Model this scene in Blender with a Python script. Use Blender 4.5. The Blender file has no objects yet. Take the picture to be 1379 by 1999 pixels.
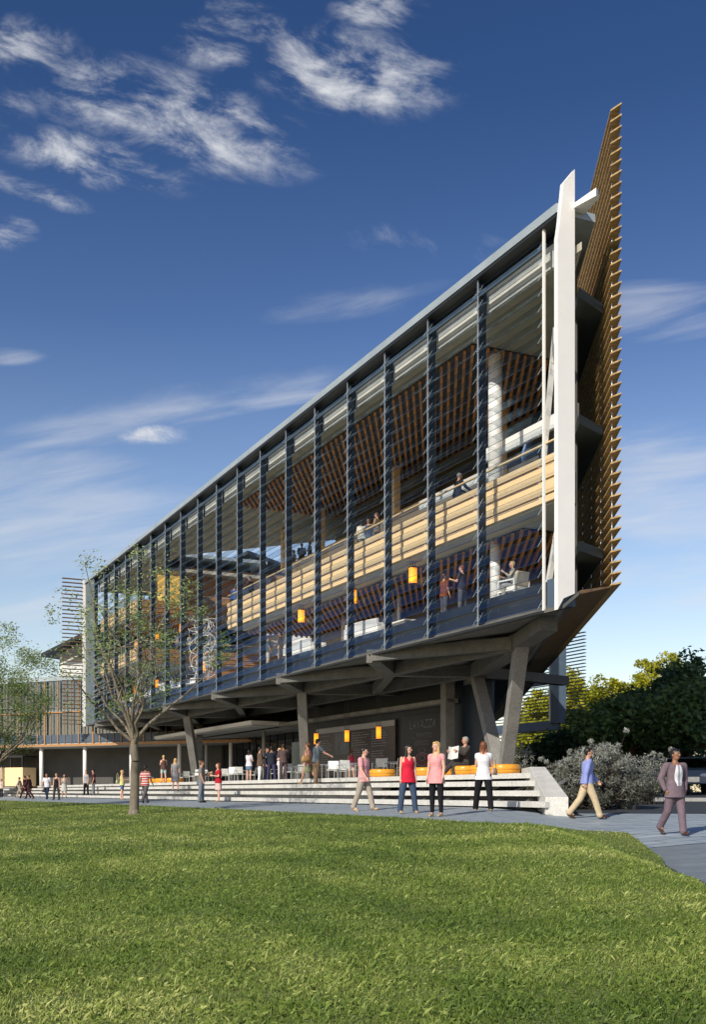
import bpy, bmesh, math, random
import numpy as np
from mathutils import Vector, Matrix
random.seed(7)
RNG = np.random.default_rng(11)
C = bpy.context.scene.collection
SC = bpy.context.scene
PI = math.pi

# ------------------------------------------------------------------ site frame
# world: camera stands at the origin (z = 0 is its eye), +Y looks along the lawn.
# long glazed front: runs along D from corner F0, inward normal N
D = Vector((-0.4354, 0.9002, 0)); N = Vector((0.9002, 0.4354, 0)); F0 = Vector((6.02, 34.70, 0))
D3 = Vector((0.0787, 0.9969, 0)); N3 = Vector((0.9969, -0.0787, 0))     # rear (screened) front
def P(s, p, z=0.0): return F0 + D * s + N * p + Vector((0, 0, z))
def sp(X, Y):
    r = Vector((X - F0.x, Y - F0.y, 0)); return r.dot(D), r.dot(N)
def S_at(k, p):          # where the sight line X/Y = k crosses the line at depth p behind the front
    a = F0 + N * p
    return (a.x - k * a.y) / (k * D.y - D.x)
def kx(x): return (x - 690.0) / 2150.0
def pB(s): return 0.412 + 0.585 * (s + 2.087)      # the rear wall line, in front coordinates
def sstep(a, b, x):
    t = min(1, max(0, (x - a) / (b - a))); return t * t * (3 - 2 * t)
def splus(x, k=1.0):
    if x > 20 * k: return x
    return k * math.log1p(math.exp(x / k))
def zg(X, Y):
    s, p = sp(X, Y)
    q = -p - 4.3
    e = 0.42 + 0.055 * splus(q - 0.6, 0.5) + sstep(3.0, 5.5, X) * 0.06 * splus(30.5 - Y, 0.6)
    e -= min(0.385, 0.03 * splus(Y - 33.0, 1.0)) * sstep(6.5, 9.5, X)
    return -e
DECK = 0.53

# ------------------------------------------------------------------ tagging helpers
def tag(o, label=None, cat=None, group=None, kind=None):
    if label: o['label'] = label
    if cat: o['category'] = cat
    if group: o['group'] = group
    if kind: o['kind'] = kind
    return o
def thing(name, label, cat, loc=(0, 0, 0), rz=0.0, group=None):
    o = bpy.data.objects.new(name, None); C.objects.link(o)
    o.location = loc; o.rotation_euler = (0, 0, rz); o.empty_display_size = 0.2
    return tag(o, label, cat, group)
def wloc(o):
    v = Vector((0, 0, 0))
    while o is not None:
        v += Vector(o.location); o = o.parent
    return v
def link(name, me, mats, parent=None, smooth=False):
    o = bpy.data.objects.new(name, me); C.objects.link(o)
    for m in (mats if isinstance(mats, (list, tuple)) else [mats]): me.materials.append(m)
    if parent is not None: o.parent = parent
    if smooth: me.polygons.foreach_set('use_smooth', [True] * len(me.polygons))
    return o
def dup(root, loc, rz, label=None):
    r = root.copy(); C.objects.link(r); r.location = loc; r.rotation_euler = (0, 0, rz)
    if label: r['label'] = label
    for ch in list(root.children):
        c = ch.copy(); C.objects.link(c); c.parent = r
        for g in list(ch.children):
            d = g.copy(); C.objects.link(d); d.parent = c
    return r

class MB:
    def __init__(s): s.v = []; s.f = []; s.m = []
    def add(s, vs, fs, mi=0):
        b = len(s.v); s.v += [tuple(v) for v in vs]
        s.f += [tuple(i + b for i in f) for f in fs]; s.m += [mi] * len(fs)
    def hexa(s, lo, hi, mi=0):      # lo, hi: 4 points each (same winding)
        s.add(list(lo) + list(hi), [(3, 2, 1, 0), (4, 5, 6, 7), (0, 1, 5, 4), (1, 2, 6, 5), (2, 3, 7, 6), (3, 0, 4, 7)], mi)
    def box(s, x0, x1, y0, y1, z0, z1, mi=0):
        s.hexa([(x0, y0, z0), (x1, y0, z0), (x1, y1, z0), (x0, y1, z0)], [(x0, y0, z1), (x1, y0, z1), (x1, y1, z1), (x0, y1, z1)], mi)
    def fbox(s, s0, s1, p0, p1, z0, z1, mi=0):     # box in front coordinates
        s.hexa([P(s0, p0, z0), P(s1, p0, z0), P(s1, p1, z0), P(s0, p1, z0)], [P(s0, p0, z1), P(s1, p0, z1), P(s1, p1, z1), P(s0, p1, z1)], mi)
    def prism(s, pts, z0, z1, mi=0):
        n = len(pts)
        def zz(z, i): return z[i] if isinstance(z, (list, tuple)) else z
        vs = [(p[0], p[1], zz(z0, i)) for i, p in enumerate(pts)] + [(p[0], p[1], zz(z1, i)) for i, p in enumerate(pts)]
        s.add(vs, [tuple(range(n - 1, -1, -1)), tuple(range(n, 2 * n))] + [(i, (i + 1) % n, (i + 1) % n + n, i + n) for i in range(n)], mi)
    def beam(s, a, b, w, h, mi=0):   # bar from a to b (axis), width w horizontal, height h
        a = Vector(a); b = Vector(b); d = (b - a).normalized()
        sd = d.cross(Vector((0, 0, 1)))
        if sd.length < 1e-4: sd = Vector((1, 0, 0))
        sd.normalize(); up = sd.cross(d).normalized()
        c = [sd * (w / 2) * i + up * (h / 2) * j for i, j in ((-1, -1), (1, -1), (1, 1), (-1, 1))]
        s.hexa([a + k for k in c], [b + k for k in c], mi)
    def tube(s, a, b, r0, r1=None, n=8, mi=0, caps=True):
        r1 = r0 if r1 is None else r1
        a = Vector(a); b = Vector(b); d = (b - a)
        if d.length < 1e-6: return
        d.normalize(); t = Vector((0, 0, 1)) if abs(d.z) < 0.9 else Vector((1, 0, 0))
        u = d.cross(t).normalized(); w = d.cross(u)
        vs = []
        for c, r in ((a, r0), (b, r1)):
            for i in range(n):
                an = 2 * PI * i / n; vs.append(c + u * (r * math.cos(an)) + w * (r * math.sin(an)))
        fs = [(i, (i + 1) % n, (i + 1) % n + n, i + n) for i in range(n)]
        if caps: fs += [tuple(range(n - 1, -1, -1)), tuple(range(n, 2 * n))]
        s.add(vs, fs, mi)
    def ell(s, c, rx, ry, rz, nu=10, nv=6, mi=0, R=None):
        c = Vector(c); vs = []
        def pt(x, y, z):
            v = Vector((x * rx, y * ry, z * rz))
            return c + (R @ v if R is not None else v)
        vs.append(pt(0, 0, -1))
        for j in range(1, nv):
            ph = -PI / 2 + PI * j / nv
            for i in range(nu):
                th = 2 * PI * i / nu; vs.append(pt(math.cos(ph) * math.cos(th), math.cos(ph) * math.sin(th), math.sin(ph)))
        vs.append(pt(0, 0, 1)); L = len(vs) - 1; fs = []
        for i in range(nu): fs.append((0, 1 + (i + 1) % nu, 1 + i))
        for j in range(nv - 2):
            for i in range(nu):
                a = 1 + j * nu + i; b = 1 + j * nu + (i + 1) % nu; fs.append((a, b, b + nu, a + nu))
        o = 1 + (nv - 2) * nu
        for i in range(nu): fs.append((o + i, o + (i + 1) % nu, L))
        s.add(vs, fs, mi)
    def cap(s, a, b, r0, r1=None, n=10):
        r1 = r0 if r1 is None else r1
        s.tube(a, b, r0, r1, n); s.ell(a, r0, r0, r0, n, 6); s.ell(b, r1, r1, r1, n, 6)
    def rings(s, rs, n=16, mi=0):    # rs: (center, rx, ry) horizontal ellipses
        vs = []; k = len(rs)
        for c, rx, ry in rs:
            for i in range(n):
                an = 2 * PI * i / n; vs.append((c[0] + rx * math.cos(an), c[1] + ry * math.sin(an), c[2]))
        fs = [(j * n + i, j * n + (i + 1) % n, (j + 1) * n + (i + 1) % n, (j + 1) * n + i) for j in range(k - 1) for i in range(n)]
        fs += [tuple(range(n - 1, -1, -1)), tuple((k - 1) * n + i for i in range(n))]
        if rs[0][0][2] > rs[-1][0][2]: fs = [f[::-1] for f in fs]
        s.add(vs, fs, mi)
    def mesh(s, name, off=None):
        me = bpy.data.meshes.new(name)
        vs = s.v if off is None else [(a - off[0], b - off[1], c - off[2]) for a, b, c in s.v]
        me.from_pydata(vs, [], s.f); me.polygons.foreach_set('material_index', s.m); me.update(); return me
    def build(s, name, mats, parent=None, smooth=False, local=False, bevel=0):
        off = None if (parent is None or local) else wloc(parent)
        o = link(name, s.mesh(name, off), mats, parent, smooth)
        if bevel:
            b = o.modifiers.new('bev', 'BEVEL'); b.width = bevel; b.segments = 2; b.limit_method = 'ANGLE'
        return o

# ------------------------------------------------------------------ materials
def nmat(name):
    m = bpy.data.materials.new(name); m.use_nodes = True
    nt = m.node_tree; return m, nt, nt.nodes['Principled BSDF'], nt.nodes['Material Output']
def nd(nt, t, **kw):
    n = nt.nodes.new(t)
    for k, v in kw.items():
        if k in n.inputs: n.inputs[k].default_value = v
        else: setattr(n, k, v)
    return n
def ramp(nt, fac, stops):
    r = nt.nodes.new('ShaderNodeValToRGB'); e = r.color_ramp.elements
    while len(e) < len(stops): e.new(0.5)
    for el, (p, c) in zip(e, stops): el.position = p; el.color = (*c, 1)
    nt.links.new(fac, r.inputs['Fac']); return r.outputs['Color']
def coords(nt, scale=(1, 1, 1), rot=0.0):
    tc = nt.nodes.new('ShaderNodeTexCoord'); mp = nt.nodes.new('ShaderNodeMapping')
    mp.inputs['Scale'].default_value = scale; mp.inputs['Rotation'].default_value = (0, 0, rot)
    nt.links.new(tc.outputs['Object'], mp.inputs['Vector']); return mp.outputs['Vector']
def surf(name, c0, c1, scale=2.0, rough=0.7, bump=0.15, stretch=(1, 1, 1), rot=0.0, metal=0.0, detail=6, fine=None, spec=0.4):
    m, nt, b, out = nmat(name)
    v = coords(nt, stretch, rot)
    n = nd(nt, 'ShaderNodeTexNoise', Scale=scale, Detail=detail, Roughness=0.65); nt.links.new(v, n.inputs['Vector'])
    col = ramp(nt, n.outputs['Fac'], [(0.3, c0), (0.7, c1)])
    h = n.outputs['Fac']
    if fine:
        n2 = nd(nt, 'ShaderNodeTexNoise', Scale=fine, Detail=3); nt.links.new(v, n2.inputs['Vector'])
        mx = nd(nt, 'ShaderNodeMix', data_type='RGBA', blend_type='MULTIPLY'); mx.inputs[0].default_value = 0.6
        nt.links.new(col, mx.inputs[6]); nt.links.new(ramp(nt, n2.outputs['Fac'], [(0.3, (.6, .6, .6)), (0.7, (1.15, 1.15, 1.15))]), mx.inputs[7])
        col = mx.outputs[2]; h = n2.outputs['Fac']
    nt.links.new(col, b.inputs['Base Color'])
    b.inputs['Roughness'].default_value = rough; b.inputs['Metallic'].default_value = metal
    b.inputs['Specular IOR Level'].default_value = spec
    if bump:
        bp = nd(nt, 'ShaderNodeBump', Strength=bump, Distance=0.02); nt.links.new(h, bp.inputs['Height']); nt.links.new(bp.outputs['Normal'], b.inputs['Normal'])
    return m
def emis(name, col, st, col2=None):
    m, nt, b, out = nmat(name)
    b.inputs['Base Color'].default_value = (*col, 1); b.inputs['Emission Color'].default_value = (*col, 1); b.inputs['Emission Strength'].default_value = st
    if col2:
        tc = nt.nodes.new('ShaderNodeTexCoord'); sx = nt.nodes.new('ShaderNodeSeparateXYZ'); nt.links.new(tc.outputs['Generated'], sx.inputs[0])
        c = ramp(nt, sx.outputs['Z'], [(0.0, col2), (0.5, col), (1.0, col2)]); nt.links.new(c, b.inputs['Emission Color'])
    return m
def glass(name, tint=(0.8, 0.88, 0.92), refl=1.0, rough=0.02, base=0.04, pw=4.2, gc=(.9, .95, 1.0), gmax=1.0):
    m, nt, b, out = nmat(name); nt.nodes.remove(b)
    tr = nd(nt, 'ShaderNodeBsdfTransparent'); tr.inputs['Color'].default_value = (*tint, 1)
    gl = nd(nt, 'ShaderNodeBsdfGlossy', Roughness=rough); gl.inputs['Color'].default_value = (gc[0] * refl, gc[1] * refl, gc[2] * refl, 1)
    fr = nd(nt, 'ShaderNodeLayerWeight', Blend=.5)
    pw_ = nd(nt, 'ShaderNodeMath', operation='POWER'); pw_.inputs[1].default_value = pw; nt.links.new(fr.outputs['Facing'], pw_.inputs[0])
    mr = nd(nt, 'ShaderNodeMapRange'); mr.inputs['To Min'].default_value = base + .045; mr.inputs['To Max'].default_value = gmax
    nt.links.new(pw_.outputs[0], mr.inputs['Value'])
    mx = nt.nodes.new('ShaderNodeMixShader'); nt.links.new(mr.outputs[0], mx.inputs[0]); nt.links.new(tr.outputs[0], mx.inputs[1]); nt.links.new(gl.outputs[0], mx.inputs[2])
    nt.links.new(mx.outputs[0], out.inputs['Surface']); return m
def timber(name, c0, c1, axis_rot=0.0, rough=0.55, grain=(0.6, 14, 14), vary=0.0):
    m = surf(name, c0, c1, 2.2, rough, 0.1, grain, axis_rot, fine=9)
    return m
def leafmat(name, stops, trans=0.35, gloss=0.5):
    m, nt, b, out = nmat(name)
    at = nd(nt, 'ShaderNodeAttribute', attribute_name='face_tone')
    col = ramp(nt, at.outputs['Fac'], stops); nt.links.new(col, b.inputs['Base Color'])
    b.inputs['Roughness'].default_value = gloss; b.inputs['Specular IOR Level'].default_value = 0.25
    tl = nt.nodes.new('ShaderNodeBsdfTranslucent'); nt.links.new(col, tl.inputs['Color'])
    mx = nt.nodes.new('ShaderNodeMixShader'); mx.inputs[0].default_value = trans
    nt.links.new(b.outputs[0], mx.inputs[1]); nt.links.new(tl.outputs[0], mx.inputs[2]); nt.links.new(mx.outputs[0], out.inputs['Surface'])
    return m
def plain(name, c, rough=0.6, metal=0.0, var=0.12):
    return surf(name, tuple(x * (1 - var) for x in c), tuple(min(1, x * (1 + var)) for x in c), 6, rough, 0.05, metal=metal)

RA = math.atan2(D.y, D.x)
M = {}
M['white'] = surf('white_paint', (.82, .81, .78), (.9, .89, .85), .7, .45, .02)
M['fascia'] = surf('pale_metal', (.30, .36, .39), (.42, .48, .51), .5, .4, .02, metal=.2)
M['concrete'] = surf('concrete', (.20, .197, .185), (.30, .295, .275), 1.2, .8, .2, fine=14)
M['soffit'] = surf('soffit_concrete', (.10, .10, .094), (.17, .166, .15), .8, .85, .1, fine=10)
M['olive'] = surf('ceiling_board', (.36, .34, .27), (.5, .48, .40), .8, .8, .05)
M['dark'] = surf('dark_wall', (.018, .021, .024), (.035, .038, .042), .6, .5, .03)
M['room'] = surf('patchy_lit_room_wall', (.05, .05, .055), (.22, .2, .17), .45, .7, 0)  # pale and dark patches paint in the lit and dim parts of rooms
M['navy'] = surf('navy_steel', (.012, .021, .036), (.022, .036, .058), 1.0, .35, .03, metal=.3)
M['bluegrey'] = surf('bluegrey_steel', (.05, .08, .12), (.08, .12, .17), 1.0, .5, .03)
M['steel'] = plain('light_steel', (.5, .56, .62), .35, .6)
M['black'] = plain('black_metal', (.02, .022, .025), .45)
M['lgrey'] = surf('light_grey_wall', (.32, .33, .33), (.42, .42, .41), .6, .75, .04)
M['floor'] = surf('floor_finish', (.48, .47, .43), (.58, .57, .53), .7, .5, .03)
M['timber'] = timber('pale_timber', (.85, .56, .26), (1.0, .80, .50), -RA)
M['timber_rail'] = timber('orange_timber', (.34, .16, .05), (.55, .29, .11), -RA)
M['timber_v'] = timber('upright_timber', (.32, .15, .05), (.5, .26, .1), 0, grain=(12, 12, .6))
M['ceil_timber'] = timber('slatted_ceiling_timber', (.48, .20, .06), (.80, .38, .13), -math.atan2(D3.y, D3.x))
M['brown'] = timber('weathered_timber', (.08, .045, .025), (.26, .17, .09), -math.atan2(D3.y, D3.x), grain=(.35, 5, 3))
M['slat'] = timber('screen_timber', (.26, .17, .07), (.60, .42, .2), -math.atan2(D3.y, D3.x), grain=(.4, 4, 1.4))
M['glass'] = glass('louvre_glass', (.92, .95, .97), 1.0, .015, .07, 2.7, (.70, .87, 1.0), .44)
M['rail_glass'] = glass('balustrade_glass', (.9, .95, .96), .8, .02, .0)
M['dark_glass'] = glass('dark_window_glass', (.28, .34, .38), .9, .05, .03)
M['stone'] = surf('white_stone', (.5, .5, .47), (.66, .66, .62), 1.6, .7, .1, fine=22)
M['stone_shade'] = surf('shaded_white_stone', (.3, .31, .3), (.42, .43, .41), 1.6, .75, .1, fine=22)  # darker copy of the white stone, shade put into its colour
M['orange'] = plain('amber_upholstery', (.75, .33, .03), .28)
M['lamp'] = emis('lamp_glow', (1.0, .42, .02), 1.5, (.95, .22, .01))
M['chairwhite'] = plain('chair_mesh', (.68, .7, .66), .5)
M['alu'] = plain('aluminium', (.55, .57, .58), .3, .8)
# ------------------------------------------------------------------ world, sun, camera
SUN_AZ = math.radians(34); SUN_EL = math.radians(32)          # light travels toward azimuth 42 deg right of +Y
W = bpy.data.worlds.new("World"); SC.world = W; W.use_nodes = True
nt = W.node_tree
bg = nt.nodes['Background']; bg.inputs['Strength'].default_value = 0.15
sky = nt.nodes.new('ShaderNodeTexSky'); sky.sky_type = 'NISHITA'; sky.sun_disc = False
sky.sun_elevation = SUN_EL; sky.sun_rotation = PI + SUN_AZ; sky.air_density = 1.0; sky.dust_density = 0.6; sky.ozone_density = 3.0
tc = nt.nodes.new('ShaderNodeTexCoord'); sep = nt.nodes.new('ShaderNodeSeparateXYZ'); nt.links.new(tc.outputs['Generated'], sep.inputs[0])
def mth(op, a, b=None, c=None, clamp=False):
    n = nt.nodes.new('ShaderNodeMath'); n.operation = op; n.use_clamp = clamp
    for i, v in enumerate((a, b, c)):
        if v is None: continue
        if isinstance(v, (int, float)): n.inputs[i].default_value = v
        else: nt.links.new(v, n.inputs[i])
    return n.outputs[0]
yy = mth('MAXIMUM', mth('ABSOLUTE', sep.outputs['Y']), 0.08)
A = mth('DIVIDE', sep.outputs['X'], yy); B = mth('DIVIDE', sep.outputs['Z'], yy)
# tint the physical sky toward a polarised, deep blue high up
grad = ramp(nt, mth('MULTIPLY', sep.outputs['Z'], 1.6, clamp=True), [(0.0, (1.3, 1.06, .88)), (0.16, (1.28, 1.06, .92)), (0.40, (.92, .86, .88)), (.62, (.46, .53, .68)), (.85, (.25, .36, .53)), (1.0, (.22, .33, .50))])
mul = nd(nt, 'ShaderNodeMix', data_type='RGBA', blend_type='MULTIPLY'); mul.inputs[0].default_value = 1.0
nt.links.new(sky.outputs[0], mul.inputs[6]); nt.links.new(grad, mul.inputs[7])
# cloud pattern, fixed in the sky
cmb = nt.nodes.new('ShaderNodeCombineXYZ'); nt.links.new(A, cmb.inputs[0])
nt.links.new(mth('ADD', mth('MULTIPLY', B, 1.9), mth('MULTIPLY', A, .45)), cmb.inputs[1])
n1 = nd(nt, 'ShaderNodeTexNoise', Scale=13.0, Detail=14.0, Roughness=0.66, Distortion=0.35); nt.links.new(cmb.outputs[0], n1.inputs['Vector'])
cmb2 = nt.nodes.new('ShaderNodeCombineXYZ'); nt.links.new(A, cmb2.inputs[0]); nt.links.new(mth('SUBTRACT', mth('MULTIPLY', B, 7.0), mth('MULTIPLY', A, 1.2)), cmb2.inputs[1])
n2 = nd(nt, 'ShaderNodeTexNoise', Scale=4.0, Detail=7.0, Roughness=0.6, Distortion=0.6); nt.links.new(cmb2.outputs[0], n2.inputs['Vector'])
def blob(px, py, rx, ry, tilt=0.0, k=1.0):
    a0 = (px - 690) / 2150; b0 = (1545 - py) / 2150; rx /= 2150; ry /= 2150
    da = mth('SUBTRACT', A, a0); db = mth('ADD', mth('SUBTRACT', B, b0), mth('MULTIPLY', da, tilt))
    r = mth('ADD', mth('POWER', mth('ABSOLUTE', mth('DIVIDE', da, rx)), 2.0), mth('POWER', mth('ABSOLUTE', mth('DIVIDE', db, ry)), 2.0))
    return mth('MULTIPLY', mth('SUBTRACT', 1.0, r, clamp=True), k)
def tot(bs):
    t = bs[0]
    for b in bs[1:]: t = mth('MAXIMUM', t, b)
    return t
puff = tot([blob(330, 225, 330, 110, .28), blob(690, 140, 240, 105, .12, .95), blob(180, 315, 230, 60, .22, .95), blob(40, 90, 130, 70, 0, .8),
            blob(15, 455, 70, 40, 0, .9), blob(480, 50, 150, 60, .1, .65), blob(70, 375, 120, 30, .3, .75), blob(740, 20, 110, 50, 0, .8), blob(420, 100, 110, 50, .1, .7), blob(20, 220, 60, 60, 0, .6), blob(290, 846, 110, 26, 0, 1.0), blob(850, 480, 190, 45, .1, .35)])
wisp = tot([blob(330, 800, 420, 55, -.18, .8), blob(540, 782, 150, 22, -.15, 1.0), blob(1320, 940, 240, 130, 0, 1.1), blob(1300, 610, 240, 70, 0, .7), blob(150, 1040, 560, 150, 0, 1.0), blob(1300, 880, 300, 60, 0, .9), blob(1330, 1010, 300, 90, 0, 1.0), blob(80, 920, 260, 60, 0, .5),
            blob(20, 695, 80, 22, 0, .7), blob(1330, 1120, 300, 90, 0, .6), blob(700, 590, 260, 40, -.1, .35), blob(60, 1180, 380, 70, 0, .6)])
cp = nd(nt, 'ShaderNodeMapRange', interpolation_type='SMOOTHSTEP'); nt.links.new(mth('ADD', n1.outputs['Fac'], mth('MULTIPLY', puff, .16)), cp.inputs['Value']); cp.inputs['From Min'].default_value = .50; cp.inputs['From Max'].default_value = .88
cw = nd(nt, 'ShaderNodeMapRange', interpolation_type='SMOOTHSTEP'); nt.links.new(mth('ADD', n2.outputs['Fac'], mth('MULTIPLY', wisp, .30)), cw.inputs['Value']); cw.inputs['From Min'].default_value = .50; cw.inputs['From Max'].default_value = 1.02
up = mth('GREATER_THAN', sep.outputs['Z'], 0.0)
cl = mth('MULTIPLY', mth('MAXIMUM', mth('MULTIPLY', cp.outputs[0], mth('MULTIPLY', puff, 1.35, clamp=True)), mth('MULTIPLY', mth('MULTIPLY', cw.outputs[0], mth('MULTIPLY', wisp, 2.4, clamp=True)), .55)), up, clamp=True)
mx = nd(nt, 'ShaderNodeMix', data_type='RGBA'); nt.links.new(cl, mx.inputs[0]); nt.links.new(mul.outputs[2], mx.inputs[6]); mx.inputs[7].default_value = (5.0, 5.1, 5.3, 1)
nt.links.new(mx.outputs[2], bg.inputs['Color'])

sl = bpy.data.lights.new('sun', 'SUN'); sl.energy = 5.0; sl.angle = math.radians(0.5); sl.color = (1.0, .91, .78)
so = bpy.data.objects.new('sun', sl); C.objects.link(so)
dirv = Vector((math.sin(SUN_AZ) * math.cos(SUN_EL), math.cos(SUN_AZ) * math.cos(SUN_EL), -math.sin(SUN_EL)))
so.rotation_euler = dirv.to_track_quat('-Z', 'Y').to_euler(); so.location = (-30, -20, 40)
cam = bpy.data.cameras.new('camera'); co = bpy.data.objects.new('camera', cam); C.objects.link(co); SC.camera = co
co.location = (0, 0, 0); co.rotation_euler = (PI / 2, 0, 0)
cam.sensor_fit = 'HORIZONTAL'; cam.sensor_width = 36; cam.lens = 36 * 2150 / 1379; cam.shift_y = 545.5 / 1379; cam.clip_end = 5000; cam.clip_start = .1
SC.view_settings.view_transform = 'Standard'; SC.view_settings.look = 'None'; SC.view_settings.exposure = 0
SC.render.engine = 'CYCLES'; cy = SC.cycles
cy.max_bounces = 8; cy.transparent_max_bounces = 40; cy.diffuse_bounces = 5; cy.glossy_bounces = 3; cy.use_denoising = True
cy.sample_clamp_indirect = 6; cy.caustics_reflective = False; cy.caustics_refractive = False

# ------------------------------------------------------------------ ground
def ray_ground(x, y):
    k = kx(x); t = (y - 1545) / 2150; Y = 5.0
    best = None
    for i in range(4000):
        Y = 4 + i * 0.02
        if -zg(k * Y, Y) / Y <= t: return Vector((k * Y, Y, 0))
    return Vector((k * Y, Y, 0))
edge = [ray_ground(x, y) for x, y in ((-60, 1560.5), (0, 1563), (200, 1570), (460, 1582), (800, 1600), (1000, 1610), (1100, 1616), (1200, 1622.5), (1227, 1628), (1295, 1680), (1379, 1742))]
d0 = (edge[0] - edge[2]).normalized()
edge = [edge[0] + d0 * 60, edge[0] + d0 * 25] + edge
d1 = (edge[-1] - edge[-2]).normalized(); edge += [edge[-1] + d1 * 5, edge[-1] + d1 * 11, edge[-1] + d1 * 30]
edge[6:11] = [Vector((kx(a) * b, b, 0)) for a, b in ((800, 24.6), (850, 23.4), (900, 22.25), (950, 21.35), (1000, 20.7), (1050, 20.8), (1100, 22.3), (1150, 23.3), (1200, 23.3), (1227, 23.05))]
def resample(pts, step):
    out = [pts[0]]
    for a, b in zip(pts[:-1], pts[1:]):
        n = max(1, int((b - a).length / step))
        out += [a.lerp(b, i / n) for i in range(1, n + 1)]
    return out
def loft(name, A_, B_, n, off, mat, label=None):
    mb = MB(); k = len(A_); vs = []
    for a, b in zip(A_, B_):
        for j in range(n + 1):
            q = a.lerp(b, (j / n)); vs.append((q.x, q.y, zg(q.x, q.y) + off))
    fs = [(i * (n + 1) + j, (i + 1) * (n + 1) + j, (i + 1) * (n + 1) + j + 1, i * (n + 1) + j + 1) for i in range(k - 1) for j in range(n)]
    mb.add(vs, fs); o = mb.build(name, mat, smooth=True); tag(o, kind='structure'); return o
# base ground out to the horizon
gm = surf('far_earth', (.05, .06, .03), (.10, .10, .06), .3, .95, .1)
xs = [-1500, -600, -250, -120] + list(range(-80, 81, 2)) + [120, 250, 600, 1500]; ys = [-300, -100, -40] + list(range(-20, 131, 2)) + [180, 300, 700, 2500]
mb = MB(); vs = [(x, y, zg(x, y) - .16) for x in xs for y in ys]; ny = len(ys)
mb.add(vs, [(i * ny + j, (i + 1) * ny + j, (i + 1) * ny + j + 1, i * ny + j + 1) for i in range(len(xs) - 1) for j in range(ny - 1)])
tag(mb.build('ground', gm, smooth=True), kind='structure')
# lawn
turf, tnt, tb, to_ = nmat('turf')
v = coords(tnt)
na = nd(tnt, 'ShaderNodeTexNoise', Scale=.35, Detail=5); nb = nd(tnt, 'ShaderNodeTexNoise', Scale=38, Detail=4)
tnt.links.new(v, na.inputs['Vector']); tnt.links.new(v, nb.inputs['Vector'])
ca = ramp(tnt, na.outputs['Fac'], [(.3, (.09, .13, .03)), (.7, (.18, .22, .055))]); cb = ramp(tnt, nb.outputs['Fac'], [(.3, (.35, .4, .35)), (.7, (1.4, 1.3, 1.0))])
mm = nd(tnt, 'ShaderNodeMix', data_type='RGBA', blend_type='MULTIPLY'); mm.inputs[0].default_value = 1
tnt.links.new(ca, mm.inputs[6]); tnt.links.new(cb, mm.inputs[7]); tnt.links.new(mm.outputs[2], tb.inputs['Base Color']); tb.inputs['Roughness'].default_value = .9
edger = resample(edge, .8)
inner = []
for q in edger:
    t = (q - edge[0]).length
    inner.append(Vector((q.x * .35 - 9, -22 + q.y * .05, 0)))
loft('lawn', edger, inner, 90, .04, turf)
# paths
pm, pnt, pb, po = nmat('blue_grey_paving')
v = coords(pnt, (1, 1, 1), -RA + PI / 2)
sxx = nt  # placeholder
bk = nd(pnt, 'ShaderNodeTexBrick', Scale=1.0, **{'Mortar Size': .022, 'Brick Width': 1.2, 'Row Height': .4})
bk.inputs['Color1'].default_value = (.28, .335, .375, 1); bk.inputs['Color2'].default_value = (.34, .39, .42, 1); bk.inputs['Mortar'].default_value = (.13, .16, .19, 1)
pnt.links.new(v, bk.inputs['Vector'])
v2 = coords(pnt, (.25, 3, 1), 0.05)
nz = nd(pnt, 'ShaderNodeTexNoise', Scale=1.6, Detail=6); pnt.links.new(v2, nz.inputs['Vector'])
mm = nd(pnt, 'ShaderNodeMix', data_type='RGBA', blend_type='MULTIPLY'); mm.inputs[0].default_value = 1
pnt.links.new(bk.outputs['Color'], mm.inputs[6]); pnt.links.new(ramp(pnt, nz.outputs['Fac'], [(.3, (.75, .78, .82)), (.7, (1.2, 1.18, 1.15))]), mm.inputs[7])
pnt.links.new(mm.outputs[2], pb.inputs['Base Color']); pb.inputs['Roughness'].default_value = .55
bp = nd(pnt, 'ShaderNodeBump', Strength=.3, Distance=.01); pnt.links.new(nz.outputs['Fac'], bp.inputs['Height']); pnt.links.new(bp.outputs[0], pb.inputs['Normal'])
cornI = min(range(len(edger)), key=lambda i: (edger[i] - edge[15]).length)
nearE = edger[:cornI + 1]
B2 = [P(s, -3.3) for s in np.linspace(118, -5.3, 150)]; A2 = [b - N * 9.0 for b in B2]
for a in ((-2.4, 24.0), (-1, 22.5), (1, 21.4), (3, 20.8), (5.24, 20.95)): A2.append(Vector((*a, 0))); B2.append(B2[-1].copy())
for i in np.linspace(.5, 22, 44): A2.append(Vector((5.24 + i, 20.95 + i * .3, 0))); B2.append(Vector((5.36 + i, 28.4 - i * .055, 0)))
loft('path', A2, B2, 40, -.012, pm)
pm2 = surf('dark_paving', (.15, .18, .205), (.22, .255, .28), 1.5, .6, .08, (.4, 3, 1), .05, fine=10)
A3 = [q - Vector((1.0, 0, 0)) for q in edger[cornI:]]
B3 = [Vector((26, q.y + (q.y - 0) * .12, 0)) for q in edger[cornI:]]
A3.insert(0, Vector((3.5, 22.3, 0))); B3.insert(0, Vector((26, 29.0, 0)))
loft('pavement', A3, B3, 60, -.020, pm2)
asph = surf('asphalt', (.028, .034, .042), (.05, .058, .068), 1.2, .8, .15, fine=30)
A4 = [Vector((4.6, y, 0)) for y in np.linspace(27.6, 75, 40)]; B4 = [Vector((60, y - 2, 0)) for y in np.linspace(26.2, 75, 40)]
loft('road', A4, B4, 40, -.018, asph)
mb = MB()
kp = [Vector((5.6 + i * 1.0, 37.0 - i * .02, 0)) for i in range(40)]
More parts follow.
